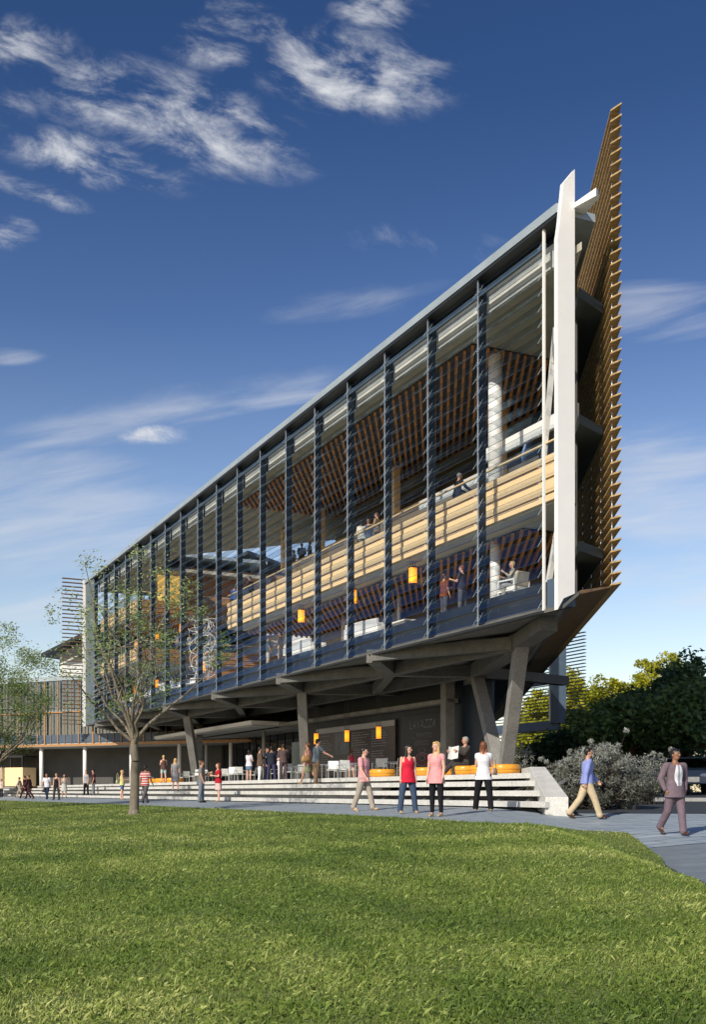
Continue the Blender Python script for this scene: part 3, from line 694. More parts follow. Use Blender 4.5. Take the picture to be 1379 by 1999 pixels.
# steel canopy on the left
can = thing('entrance_canopy', 'thin white flat canopy reaching out left of the raking columns', 'canopy', P(60, 6, 4.4))
mb = MB(); mb.prism([P(38.5, 4.6), P(91, 4.6), P(80, 10), P(40, 12)], 4.38, 4.62); mb.build('canopy_slab', M['white'], can)
mb = MB(); mb.prism([P(38.7, 4.75), P(90.5, 4.75), P(79.8, 9.9), P(40.2, 11.8)], 4.3, 4.376); mb.build('canopy_soffit', M['lgrey'], can)
for s in (45, 58, 71, 83): mb = MB(); mb.tube(P(s, 8, .5), P(s, 8, 4.3), .14, n=12); mb.build('post', M['lgrey'], can, smooth=True)

# ------------------------------------------------------------------ far wing seen past the rear screen
wing = thing('rear_wing', 'blue grey steel frame with dark horizontal louvres behind the timber soffit', 'building wing', (20, 107, 0))
mb = MB(); o = Vector((22.55, 107, 0))
for k in range(31):
    z = 5.45 + k * .335; a = o + Vector((0, 0, z)); mb.beam(a, a + D * 26, .3, .07)
mb.build('louvre_screen', M['black'], wing)
mb = MB(); mb.box(20.0, 20.75, 107.1, 107.9, 6.7, 17); mb.build('post', M['bluegrey'], wing)
mb = MB(); mb.box(19.2, 20.0, 107.05, 107.95, 6.65, 17); mb.build('post', M['navy'], wing)  # darker face of the same column as its own box, shade as colour
mb = MB(); mb.beam(Vector((19.9, 107.6, 6.5)), Vector((19.9, 107.6, 6.5)) + D * 24, 1.0, .9); mb.beam(Vector((19.1, 107.6, 11)), Vector((19.1, 107.6, 11)) + D * 24, .8, 1.0); mb.build('beam', M['bluegrey'], wing)

# ------------------------------------------------------------------ rear building on the left
R0 = Vector((-28.1, 98, 0)); DR = Vector((.89, -.456, 0)); NR = Vector((.456, .89, 0))
def R_(t, o, z=0): return R0 + DR * t + NR * o + Vector((0, 0, z))
rb = thing('courtyard_building', 'low building with orange timber mullions raised on white round columns at left', 'building', R_(5, 3, .5))
def rbox(mb, t0, t1, o0, o1, z0, z1, mi=0):
    mb.hexa([R_(t0, o0, z0), R_(t1, o0, z0), R_(t1, o1, z0), R_(t0, o1, z0)], [R_(t0, o0, z1), R_(t1, o0, z1), R_(t1, o1, z1), R_(t0, o1, z1)], mi)
T0, T1 = -14, 34
mb = MB(); rbox(mb, T0, T1, 4, 4.3, .4, 4.0); mb.build('base_wall', surf('grey_base_wall', (.055, .056, .054), (.09, .09, .085), .5, .8, .05), rb)
mb = MB(); rbox(mb, T0, T1, .1, 9, 3.95, 4.25); rbox(mb, T0, T1, .3, 9, 6.95, 7.2); mb.build('floor_slab', M['lgrey'], rb)
mb = MB(); rbox(mb, T0, T1, -.1, 9, 9.75, 10.15); mb.build('roof_edge', M['fascia'], rb)
mb = MB(); rbox(mb, T0, T1, 3.5, 3.7, 4.26, 9.74); mb.build('inner_wall', surf('dim_room', (.05, .055, .065), (.22, .23, .24), .35, .7, 0), rb)
mb = MB(); mb.add([R_(T0, .15, 4.3), R_(T1, .15, 4.3), R_(T1, .15, 9.7), R_(T0, .15, 9.7)], [(0, 1, 2, 3)]); mb.build('glazing', glass('reflective_glass', (.6, .66, .7), .9, .03, .16, 2.5), rb)
mb = MB(); rbox(mb, T0, T1, .0, .08, 4.3, 5.0); mb.build('spandrel', M['bluegrey'], rb)
mb = MB(); t = T0; i = 0
while t < T1:
    w = .09 if i % 3 == 0 else .04
    if i % 7 == 5: w = .15
    rbox(mb, t, t + w, -.08, -.02, 4.1, 9.7); t += .78; i += 1
mb.build('timber_mullion', M['timber_v'], rb)
mb = MB(); rbox(mb, T0, T1, -.22, -.185, 3.97, 4.15); rbox(mb, T0, T1, -.2, -.182, 6.9, 7.0); mb.build('timber_rail', M['timber_rail'], rb)
for t in (0, 5, 10.1, 15.1, 20.2, -5):
    mb = MB(); mb.tube(R_(t, .5, .4), R_(t, .5, 3.95), .17, n=14); mb.build('column', M['white'], rb, smooth=True)
mb = MB(); rbox(mb, 1.2, T1, 1.5, 9, 10.16, 12.6); mb.build('roof_house', surf('pale_render', (.5, .52, .52), (.62, .64, .64), .6, .7, .02), rb)
mb = MB()
lo = [R_(.2, .2, 12.0), R_(22, .2, 19), R_(22, 12, 19), R_(.2, 12, 12.0)]
mb.hexa(lo, [v + Vector((0, 0, .3)) for v in lo]); mb.build('roof', surf('dark_roof', (.012, .018, .02), (.025, .03, .033), 1, .4, 0), rb)
mb = MB(); mb.add([R_(1.2, .6, 11.9), R_(22, .6, 11.9), R_(22, .6, 18.9)], [(0, 1, 2)]); mb.build('gable', M['dark'], rb)
kiosk = thing('timber_kiosk', 'small orange timber kiosk by the grey wall at far left', 'kiosk', R_(-5.5, 2, .5))
mb = MB(); rbox(mb, -7.5, -2.6, .9, 2.6, .5, 2.2); mb.build('counter', M['timber'], kiosk)
mb = MB(); rbox(mb, -7.6, -2.5, .8, 2.7, 3.1, 3.3); [rbox(mb, t, t + .12, .95, 1.1, 2.2, 3.1) for t in (-7.4, -5.8, -4.2, -2.8)]; mb.build('hood', M['black'], kiosk)
# ------------------------------------------------------------------ vegetation
def leaf_cards(centers, size, aspect, n, spread, rng, flat=0.5, tone=None):
    """n leaves scattered round each centre; returns verts (N,4,3), rnd"""
    K = len(centers); c = np.repeat(np.array([c[:3] for c in centers]), n, 0); r = np.repeat(np.array([c[3] for c in centers]), n)
    off = rng.normal(0, 1, (K * n, 3)); off /= np.linalg.norm(off, axis=1)[:, None] + 1e-9
    off *= (rng.uniform(0, 1, K * n) ** .45 * r)[:, None]; off[:, 2] *= .8
    pos = c + off; N_ = K * n
    a = rng.normal(0, 1, (N_, 3)); a[:, 2] *= flat; a /= np.linalg.norm(a, axis=1)[:, None]
    b = np.cross(a, rng.normal(0, 1, (N_, 3))); b /= np.linalg.norm(b, axis=1)[:, None] + 1e-9
    L = (size * rng.uniform(.6, 1.4, N_))[:, None]; w = L * aspect
    v = np.stack([pos - a * L / 2, pos + b * w / 2, pos + a * L / 2, pos - b * w / 2], 1)
    t = rng.uniform(0, 1, K)[:, None] * .5 if tone is None else np.array(tone)[:, None]
    face_tone = np.clip(np.repeat(t, n, 0)[:, 0] + rng.uniform(0, .5, N_), 0, 1)
    return v, face_tone
bark = surf('bark', (.12, .10, .075), (.26, .23, .18), 3, .9, .5, (1, 1, .25), fine=20)
barkd = surf('dark_bark', (.03, .025, .02), (.07, .055, .04), 3, .9, .4, (1, 1, .25))
def limb(mb, a, b, r0, r1, rr, bend=.12, n=5, sides=8):
    a = Vector(a); b = Vector(b); L = (b - a).length; pts = []
    for i in range(n + 1):
        t = i / n; w = math.sin(PI * t) * bend * L
        pts.append(a.lerp(b, t) + (Vector((rr.uniform(-1, 1), rr.uniform(-1, 1), rr.uniform(-.3, .3))) * w * .5 if 0 < i < n else Vector((0, 0, 0))))
    for i in range(n):
        t0, t1 = i / n, (i + 1) / n
        mb.tube(pts[i], pts[i + 1], r0 + (r1 - r0) * t0, r0 + (r1 - r0) * t1, sides, caps=False)
    return pts
def tree(label, x, y, h, cr, fork, mat, lm, seed, nclump, nleaf, lsize, csize, aspect=.45, r0=.16, group='trees', squash=1.0, name='tree', cz=None, hollow=.35, nl=9, outer=1.0):
    rr = random.Random(seed); rng = np.random.default_rng(seed); z0 = zg(x, y) - .05
    t = thing(name, label, 'tree', (x, y, z0), 0, group)
    mb = MB(); mb.tube((x, y, z0), (x, y, z0 + .25), r0 * 1.7, r0 * 1.15, 12); top = Vector((x + rr.uniform(-.1, .1), y, z0 + fork))
    limb(mb, (x, y, z0 + .24), top, r0 * 1.15, r0 * .85, rr, .04, 6, 12)
    cz = z0 + (fork + h) / 2 if cz is None else z0 + cz; hz = (h - fork) / 2 * .95 * squash
    cl = []
    while len(cl) < nclump:
        v = Vector((rr.uniform(-1, 1), rr.uniform(-1, 1), rr.uniform(-1, 1)))
        L = v.length
        if L > 1 or L < hollow: continue
        bump = 1 + .18 * math.sin(v.x * 7 + seed) * math.cos(v.z * 5 + seed * 2)
        c = Vector((x + v.x * cr * bump, y + v.y * cr * bump, cz + v.z * hz * bump))
        cl.append((c.x, c.y, c.z, csize * rr.uniform(.6, 1.4)))
    ends = sorted(cl, key=lambda c: rr.random())[:nl]
    for c in ends:
        q = limb(mb, top - Vector((0, 0, rr.uniform(0, fork * .12))), c[:3], r0 * rr.uniform(.3, .5), r0 * .08, rr, .16)
        for k in range(3):
            e = cl[rr.randrange(len(cl))]
            if (Vector(e[:3]) - q[3]).length < cr * 1.1: limb(mb, q[rr.choice((2, 3, 4))], e[:3], r0 * .16, r0 * .04, rr, .15, 4, 5)
    mb.build('trunk', mat, t, smooth=True)
    tone = [min(.5, max(0, .25 + .25 * (c[2] - cz) / hz - .18 * (c[0] - x) / cr + rr.uniform(-.12, .12))) for c in cl]  # tops and left sides toned lighter: sunlight put into the leaf colour
    v, face_tone = leaf_cards(cl, lsize, aspect, nleaf, 1, rng, tone=tone)
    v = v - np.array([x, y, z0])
    npmesh('crown', v.reshape(-1, 4, 3), 4, face_tone, lm, t); return t
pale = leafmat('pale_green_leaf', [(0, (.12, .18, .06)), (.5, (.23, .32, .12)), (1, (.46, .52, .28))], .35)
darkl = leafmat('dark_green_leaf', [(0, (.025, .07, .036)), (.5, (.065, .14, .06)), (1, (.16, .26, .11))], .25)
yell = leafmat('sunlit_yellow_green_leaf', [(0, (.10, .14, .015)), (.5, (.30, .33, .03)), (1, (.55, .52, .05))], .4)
silver = leafmat('silver_leaf', [(0, (.05, .055, .035)), (.55, (.15, .16, .13)), (1, (.5, .52, .48))], .2)
tg = 'young trees on the lawn'
g1 = ray_ground(262, 1592)
tree('slender pale barked young tree on the lawn before the steps with a wide sparse crown', g1.x, g1.y, 8.7, 2.7, 2.6, bark, pale, 5, 130, 48, .095, .48, r0=.14, group=tg, hollow=.1, nl=14, cz=5.9)
g2 = ray_ground(-6, 1584)
tree('young tree at the left edge of the lawn with a fuller grey green crown', g2.x - .05, g2.y, 8.2, 2.7, 2.0, bark, pale, 9, 200, 110, .10, .55, r0=.17, group=tg, hollow=.1, nl=14, cz=5.4)
# a ragged row of dark trees over the car park with yellow-green ones in sun behind
dk = [(1340, 56, 6.4, 3.4, 'tallest dark tree at the right edge above the parked cars'), (1238, 52, 4.1, 2.8, 'dark round tree over the silver bush, left of the tallest one'), (1180, 60, 3.5, 2.2, 'dark tree just right of the rear louvres, behind the bush'),
      (1300, 70, 6.2, 3.2, 'dark tree in the back row between the two nearest dark ones'), (1385, 48, 4.6, 2.6, 'low dark tree cut by the right edge of the view'), (1100, 62, 2.9, 1.9, 'small dusky green tree low beside the V column')]
for i, (px, Y, h, cr, lab) in enumerate(dk):
    tree(lab, kx(px) * Y, Y, h + .2, cr, 2.1 if i in (0, 1, 4) else .9, barkd, darkl, 20 + i, 130, 130, .26, .75, .5, .2, 'dark trees shading the car park', hollow=.35, nl=7)
yl = [(1292, 88, 10.2, 2.6, 'tall yellow green sunlit tree top above the dark row'), (1207, 92, 8.4, 2.6, 'yellow green sunlit tree between the tallest dark trees and the louvres'), (1128, 90, 8.9, 2.7, 'yellow green sunlit tree seen through the rear louvres'),
      (1062, 86, 7.2, 2.6, 'yellow green tree seen through the gap beside the blue grey post'), (1045, 80, 4.6, 2.2, 'low yellow green tree between the V column and the ramp wall')]
for i, (px, Y, h, cr, lab) in enumerate(yl):
    f = 178 / Y; tree(lab, kx(px) * 178, 178, h * f * 1.12, cr * f * .95, 2.5, barkd, yell, 40 + i, 150, 150, .5, 1.3, .55, .35, 'sunlit trees behind the car park', hollow=.35, nl=6)
def bush(label, x, y, rx, ry, h, mat, seed, n, nl, ls, cs, name='bush', lean=0.0):
    rr = random.Random(seed); rng = np.random.default_rng(seed); z0 = zg(x, y) - .05; t = thing(name, label, 'bush', (x, y, z0)); cl = []; mb = MB()
    for i in range(n):
        th = rr.uniform(0, 2 * PI); u = rr.uniform(.1, 1) ** .6; ph = rr.uniform(.02, 1)
        c = Vector((x + math.cos(th) * rx * u * (1 - .35 * ph ** 3) + lean * ph, y + math.sin(th) * ry * u, z0 + .1 + h * ph * (1 - .35 * u * u)))
        cl.append((*c, cs * rr.uniform(.6, 1.3)))
        if i % 2 == 0: limb(mb, (x + rr.uniform(-.3, .3), y + rr.uniform(-.3, .3), z0), c, .02, .004, rr, .12, 4, 5)
    for i in range(n // 5):
        c = cl[rr.randrange(len(cl))]; d = Vector((c[0] - x, c[1] - y, (c[2] - z0 - h * .3))); q = Vector(c[:3]) + d * rr.uniform(.12, .35)
        if q.z > z0 + .1: cl.append((*q, cs * .35)); limb(mb, (x, y, z0), q, .015, .003, rr, .1, 4, 5)
    mb.build('stem', barkd, t)
    v, face_tone = leaf_cards(cl, ls, .2, nl, 1, rng, flat=1.1, tone=[min(.55, max(0, (c[2] - z0) / h * .45 + rr.uniform(-.1, .15))) for c in cl]); v = v - np.array([x, y, z0])  # leaves toned lighter upwards, light from above put into their colour
    npmesh('foliage', v, 4, face_tone, mat, t)
rng_ = np.random.default_rng(5); hc = [(x_, rng_.uniform(104, 118), rng_.uniform(.3, 4.4), 1.2) for x_ in rng_.uniform(17, 60, 420)]
v_, r_ = leaf_cards(hc, .34, .5, 60, 1, rng_, tone=rng_.uniform(0, .3, 420)); v_ = v_ + np.array([0, 0, 0]); fo = npmesh('hedgerow', v_, 4, r_, darkl)
tag(fo, 'dark hedgerow closing the far side of the car park', 'hedge', kind='stuff')
bush('large silver leaved bush beside the ramp wall', kx(1168) * 30, 30.3, 1.35, 1.1, 1.75, silver, 3, 230, 110, .10, .2, lean=.1)
bush('dark lower part of the hedge right behind the ramp wall', kx(1105) * 31.6, 31.8, .75, .8, 1.35, silver, 4, 90, 90, .09, .2)
bush('wispy grey green bush in tree shade right of the walking man in the blue shirt', kx(1262) * 34.5, 34.5, .8, .8, 1.5, silver, 6, 60, 60, .10, .25)
bush('leafy bush growing behind the V column', kx(1020) * 46, 46, 1.0, 1.2, 2.2, silver, 8, 60, 70, .12, .3)

# ------------------------------------------------------------------ parked cars
tyre = plain('tyre', (.012, .012, .013), .8); rimm = plain('rim', (.35, .36, .38), .35, .8); cg = glass('car_glass', (.12, .15, .18), 1, .03, .1)
headm = plain('headlight_lens', (.6, .65, .7), .15)
def car(label, x, y, rz, paint, k=1.0):
    t = thing('parked_car', label, 'car', (x, y, zg(x, y)), rz, 'cars parked under the trees'); z = 0
    prof = [(-2.2, .35), (-2.25, .7), (-2.1, .92), (-1.3, .98), (1.0, .96), (1.9, .84), (2.2, .66), (2.25, .35)]
    mb = MB(); n = len(prof)
    def ring_(w, ins): return [(px_, w, pz) for px_, pz in prof]
    rows = [(-.86, 0), (-.8, .05), (.8, .05), (.86, 0)]
    vs = []
    for w, up in rows: vs += [(px_ * (1 if abs(w) < .85 else .985), w, pz + (up if pz > .8 else 0)) for px_, pz in prof]
    fs = [tuple(range(n)), tuple(range(4 * n - 1, 3 * n - 1, -1))] + [(j * n + (i + 1) % n, j * n + i, (j + 1) * n + i, (j + 1) * n + (i + 1) % n) for j in range(3) for i in range(n)]
    mb.add(vs, fs); mb.build('body', paint, t, local=True, bevel=.05)
    mb = MB(); g = [(-1.5, .95), (-1.0, 1.40), (.15, 1.43), (1.05, .95)]; m = 4
    vs = [(a, -.78, b) if b < 1 else (a, -.6, b) for a, b in g] + [(a, .78, b) if b < 1 else (a, .6, b) for a, b in g]
    mb.add(vs, [(0, 1, 2, 3), (7, 6, 5, 4), (0, 4, 5, 1), (2, 6, 7, 3), (0, 3, 7, 4)]); mb.build('window', cg, t, local=True)
    mb = MB(); mb.hexa([(-1.05, -.62, 1.39), (.2, -.62, 1.42), (.2, .62, 1.42), (-1.05, .62, 1.39)], [(-.9, -.55, 1.45), (.05, -.55, 1.47), (.05, .55, 1.47), (-.9, .55, 1.45)])
    for sgn in (-1, 1):
        mb.beam((-1.5, .77 * sgn, .96), (-1.0, .61 * sgn, 1.41), .06, .05); mb.beam((1.05, .77 * sgn, .96), (.15, .61 * sgn, 1.43), .05, .05); mb.beam((-.4, .78 * sgn, .96), (-.4, .61 * sgn, 1.42), .06, .04)
    mb.build('roof', paint, t, local=True)
    for wx in (-1.35, 1.35):
        for sgn in (-1, 1):
            mb = MB(); mb.tube((wx, .68 * sgn, .32), (wx, .885 * sgn, .32), .32, n=20); w = mb.build('wheel', tyre, t, local=True)
            mb = MB(); mb.tube((wx, .84 * sgn, .32), (wx, .895 * sgn, .32), .2, n=14); mb.build('rim', rimm, w, local=True)
    for sgn in (-1, 1):
        mb = MB(); mb.ell((2.14, .6 * sgn, .68), .12, .2, .09); mb.build('headlight', headm, t, smooth=True, local=True)
    mb = MB(); mb.box(2.2, 2.275, -.4, .4, .42, .62); [mb.box(2.27, 2.29, -.38 + i * .1, -.35 + i * .1, .43, .61) for i in range(8)]; mb.build('grille', M['alu'], t, local=True)
    return t
pw = surf('shaded_white_car_paint', (.22, .26, .31), (.28, .32, .37), .5, .25, 0); pd = surf('blue_car_paint', (.03, .05, .09), (.05, .08, .13), .5, .2, 0)  # tree shade over the cars is put into the white and silver paint
ps = surf('shaded_silver_car_paint', (.12, .15, .18), (.17, .2, .23), .5, .25, 0)
car('white car parked nose out under the trees, just left of the man in the suit', kx(1288) * 47, 47, math.radians(-105), pw)
car('dark blue car parked left of the white one, half hidden by the bush', kx(1225) * 47.5, 47.5, math.radians(-100), pd)
car('silver car parked nose out just right of the man in the suit', kx(1352) * 46, 46, math.radians(-110), ps)
car('dark blue car parked at the right edge of the view', kx(1418) * 46.5, 46.5, math.radians(-112), pd)

# ------------------------------------------------------------------ pendants, furniture
def pendant(label, x, p, z, r=.17, h=.66, top=None, grp=None):
    s = S_at(kx(x), p); q = P(s, p, z); t = thing('pendant_lamp', label, 'lamp', q, 0, grp)
    mb = MB(); mb.tube((0, 0, -h / 2), (0, 0, h / 2), r, n=16); mb.build('lamp_shade', M['lamp'], t, smooth=False, local=True)
    mb = MB()
    for dx in (-.1, 0, .1): mb.tube((dx, 0, h / 2), (dx, 0, top - z), .012, n=5)
    mb.tube((0, 0, h / 2 - .02), (0, 0, h / 2 + .03), r * 1.04, n=16); mb.tube((0, 0, -h / 2 - .02), (0, 0, -h / 2 + .01), r * 1.03, n=16)
    mb.build('cord', M['black'], t, local=True)
for x, p, lab in ((618, 4.4, 'leftmost of the three glowing amber pendants in front of the cafe menu board'), (678, 4.6, 'middle one of the three glowing amber pendants in front of the cafe menu board'), (740, 4.6, 'rightmost of the three glowing amber pendants in front of the cafe menu board')):
    pendant(lab, x, p, 2.95, .12, .62, 5.0, 'amber pendants over the cafe')
ug = 'amber pendants inside the glass building'
for x, p, z, top, lab in ((807, 1.6, 8.95, 9.5, 'large amber pendant above the two men shaking hands'), (690, 1.6, 8.98, 9.5, 'amber pendant under the timber ceiling in the middle of the glass front'), (589, 1.6, 8.95, 9.5, 'amber pendant above the pair talking on the lower glazed floor'),
                          (397, 4.2, 9.0, 12.4, 'amber pendant beside the top of the white wire sculpture'), (306, 3.6, 8.6, 9.5, 'lower amber pendant behind the crown of the lawn tree'), (307, 3.6, 12.4, 13.2, 'upper amber pendant behind the crown of the lawn tree'),
                          (267, 3.6, 12.4, 13.2, 'amber pendant high at the corner of the left gallery'), (265, 3.6, 8.7, 9.5, 'amber pendant low near the left end of the glass front'), (355, 4.6, 12.6, 16.6, 'amber pendant in the open hall left of the wire sculpture')):
    pendant(lab, x, p, z, .17, .66, top, ug)
def cafe_chair(label, grp, mat):
    t = thing('cafe_chair', label, 'chair', (0, 0, 0), 0, grp)
    mb = MB(); mb.box(-.23, .23, -.22, .22, .43, .46); mb.build('seat', mat, t, local=True)
    mb = MB(); mb.hexa([(-.23, -.24, .50), (.23, -.24, .50), (.23, -.215, .50), (-.23, -.215, .50)], [(-.23, -.31, .86), (.23, -.31, .86), (.23, -.285, .86), (-.23, -.285, .86)]); mb.build('backrest', mat, t, local=True)
    for sx in (-1, 1):
        mb = MB(); mb.tube((sx * .25, .22, 0), (sx * .25, .22, .65), .014, n=6); mb.tube((sx * .25, .22, .65), (sx * .25, -.26, .65), .014, n=6); mb.build('leg', M['alu'], t, local=True)
        mb = MB(); mb.tube((sx * .25, -.25, 0), (sx * .245, -.24, .46), .014, n=6); mb.tube((sx * .245, -.24, .46), (sx * .245, -.31, .87), .014, n=6); mb.build('leg', M['alu'], t, local=True)
    return t
def cafe_table(label, grp, r=.36):
    t = thing('cafe_table', label, 'table', (0, 0, 0), 0, grp)
    mb = MB(); mb.box(-r, r, -r, r, .715, .745); mb.build('tabletop', M['alu'], t, local=True)
    for sx in (-1, 1):
        for sy in (-1, 1): mb = MB(); mb.tube((sx * (r - .04), sy * (r - .04), 0), (sx * (r - .04), sy * (r - .04), .715), .016, n=6); mb.build('leg', M['alu'], t, local=True)
    return t
cg_ = 'white cafe chairs on the deck'
specs = [(380, .6, 2.4, 'nearest the raking column, left of the man in the grey tee'), (361, 1.8, .6, 'farthest left by the raking column'), (452, .2, 2.9, 'second group from the left, turned to the steps'), (470, .5, 3.6, 'left of the woman in the denim skirt'),
         (440, 1.6, .2, 'behind the second table from the left'), (497, 2.2, 1.0, 'between the denim skirt woman and the man in white trousers'), (541, 1.4, 2.2, 'just right of the man in the navy jacket'), (571, .4, 3.9, 'right of the man in the brown suit'),
         (588, 1.8, .3, 'by the middle raking column'), (650, .2, 3.0, 'right of the man leaning on a table'), (681, .3, 3.7, 'under the middle pendant'), (666, 1.8, .4, 'between the two tables below the menu'), (706, 1.5, 1.2, 'left of the head of the man in the pink tee'), (412, 1.8, 5.2, 'between the couple at the steps')]
cw_ = cafe_chair('x', cg_, M['chairwhite']); first = True
for x, p, rz, lab in specs:
    loc = P(S_at(kx(x), p), p, .527); lab = 'white mesh cafe chair ' + lab
    if first: cw_.location = loc; cw_.rotation_euler = (0, 0, rz); cw_['label'] = lab; first = False
    else: dup(cw_, loc, rz, lab)
cd = cafe_chair('dark grey mesh cafe chair right of the head of the man in the pink tee', 'dark cafe chairs on the deck', M['black'])
cd.location = P(S_at(kx(742), .4), .4, .527); cd.rotation_euler = (0, 0, 2.8)
ct = dup(cd, P(S_at(kx(772), 1.2), 1.2, .527), 1.0, 'dark cafe chair behind the ottomans near the coffee sign')
tb_ = cafe_table('x', 'small metal cafe tables on the deck'); first = True
for x, p, lab in ((395, 1.1, 'near the leftmost raking column'), (460, 1.2, 'behind the left group of white chairs'), (521, 1.9, 'behind the men in jackets'), (585, 1.0, 'just left of the middle raking column'), (636, .8, 'that the man in the grey tee leans on'), (694, .9, 'below the middle pendant'), (758, 1.2, 'beside the dark chairs')):
    loc = P(S_at(kx(x), p), p, .527); lab = 'small square metal cafe table ' + lab
    if first: tb_.location = loc; tb_.rotation_euler = (0, 0, RA); tb_['label'] = lab; first = False
    else: dup(tb_, loc, RA, lab)
def ottoman(label, x, p, r=.5, h=.30):
    q = P(S_at(kx(x), p), p, .53); t = thing('ottoman', label, 'seat', q, 0, 'amber ottomans along the deck edge')
    mb = MB(); prof = [(0, .86), (.04, .97), (.12, 1.0), (h - .06, 1.0), (h - .02, .96), (h, .85), (h + .01, .0)]
    mb.rings([((0, 0, z), r * k, r * k) for z, k in prof], 26); mb.build('cushion', M['orange'], t, smooth=True, local=True)
    mb = MB(); mb.rings([((0, 0, h * .5 - .008), r * 1.012, r * 1.012), ((0, 0, h * .5 + .008), r * 1.012, r * 1.012)], 26); mb.build('piping', plain('piping', (.35, .15, .02), .5), t, smooth=True, local=True)
for x, lab in ((748, 'right of the man in the pink tee'), (832, 'between the two women in red and pink'), (874, 'just left of the seated man reading'), (911, 'that the man with the newspaper sits on'), (948, 'behind the woman in the white top'), (985, 'at the foot of the near V column'),
               (300, 'leftmost, in front of the lawn tree canopy'), (322, 'behind the woman in light shorts'), (340, 'beside the woman in the grey dress')):
    ottoman('round amber ottoman ' + lab, x, -1.75 if x > 700 else -1.2, .5 if x > 700 else .6)
# inside: armchair, sofas, low tables, wire sculpture, white stools
arm = thing('armchair', 'white framed armchair with pale cushions at the near end of the lower glazed floor', 'armchair', P(3.6, 1.3, 6.72), RA + .2)
mb = MB()
for sy in (-.36, .36):
    for sx in (-.38, .38): mb.beam((sx, sy, 0), (sx, sy, .62), .05, .05)
    mb.beam((-.38, sy, .62), (.38, sy, .62), .05, .05); mb.beam((-.38, sy, .25), (.38, sy, .25), .05, .05)
mb.build('frame', M['white'], arm, local=True)
mb = MB(); mb.box(-.36, .36, -.33, .33, .27, .42); mb.build('seat', M['chairwhite'], arm, local=True, bevel=.03)
mb = MB(); mb.hexa([(-.38, -.32, .42), (-.22, -.32, .42), (-.22, .32, .42), (-.38, .32, .42)], [(-.5, -.3, .9), (-.38, -.3, .9), (-.38, .3, .9), (-.5, .3, .9)]); mb.build('backrest', plain('beige_cushion', (.5, .47, .38), .8), arm, local=True, bevel=.03)
def sofa(label, x, p, rz, L=1.9):
    t = thing('sofa', label, 'sofa', P(S_at(kx(x), p), p, 6.72), rz, 'white sofas on the lower glazed floor'); w = M['white']
    mb = MB(); mb.box(-L / 2, L / 2, -.4, .4, .12, .42); mb.build('seat', w, t, local=True, bevel=.04)
    mb = MB(); mb.box(-L / 2, L / 2, .32, .5, .12, .82); mb.build('backrest', w, t, local=True, bevel=.04)
    for sx in (-1, 1): mb = MB(); mb.box(sx * L / 2 - .1, sx * L / 2 + .1, -.42, .5, .1, .62); mb.build('armrest', w, t, local=True, bevel=.04)
sofa('long white sofa between the handshake and the middle pendant', 722, 1.5, RA + .1, 2.6); sofa('white sofa right of the talking pair, with a dark bag on it', 604, 1.5, RA, 2.2)
bagm = plain('black_leather', (.015, .015, .018), .4)
hb = thing('bag', 'dark bag lying on the left white sofa', 'bag', P(S_at(kx(610), 1.5), 1.5, 7.14)); mb = MB(); mb.ell((0, 0, .12), .3, .15, .12); mb.build('bag_body', bagm, hb, smooth=True, local=True); mb = MB(); mb.tube((-.15, 0, .2), (0, 0, .34), .015); mb.tube((0, 0, .34), (.15, 0, .2), .015); mb.build('handle', bagm, hb, local=True)
lt_ = thing('low_table', 'low white table between the sofa and the handshake', 'table', P(S_at(kx(788), 1.7), 1.7, 6.72), RA)
mb = MB(); mb.box(-.9, .9, -.4, .4, .40, .45); mb.build('tabletop', M['white'], lt_, local=True)
for a in (-.8, .8): mb = MB(); mb.box(a - .03, a + .03, -.35, .35, 0, .4); mb.build('leg', M['alu'], lt_, local=True)
wchair = cafe_chair('x', 'white chairs on the lower floor near the far end', M['white']); first = True
for x, lab in ((372, 'nearest the wire sculpture'), (350, 'second from the wire sculpture'), (318, 'below the two people in pale shirts'), (293, 'left of the pair in pale shirts'), (279, 'behind the thin branches of the lawn tree'), (250, 'second from the far end'), (232, 'closest to the far end')):
    loc = P(S_at(kx(x), 1.6), 1.6, 6.72); lab = 'white chair inside the lower floor ' + lab
    if first: wchair.location = loc; wchair.rotation_euler = (0, 0, 2.6); wchair['label'] = lab; first = False
    else: dup(wchair, loc, 2.6, lab)
wire = thing('wire_sculpture', 'hanging tangle of white wire loops inside the glass front', 'sculpture', P(42, 2.6, 7))
mb = MB(); rr = random.Random(3)
for i in range(46):
    c = P(42 + rr.uniform(-1.3, 1.3), 2.6 + rr.uniform(-.5, .5), rr.uniform(7.3, 11.6)); u = Vector((rr.gauss(0, 1), rr.gauss(0, 1), rr.gauss(0, 1))).normalized(); w = u.cross(Vector((rr.gauss(0, 1), rr.gauss(0, 1), rr.gauss(0, 1)))).normalized(); r = rr.uniform(.25, .7)
    a0 = rr.uniform(0, 6); pr = None; mb = MB()
    for j in range(9):
        q = c + (u * math.cos(a0 + j * .5) + w * math.sin(a0 + j * .5)) * r * (1 + .08 * j)
        if pr is not None: mb.tube(pr, q, .022, n=4, caps=False)
        pr = q
    mb.build('wire_loop', M['white'], wire)
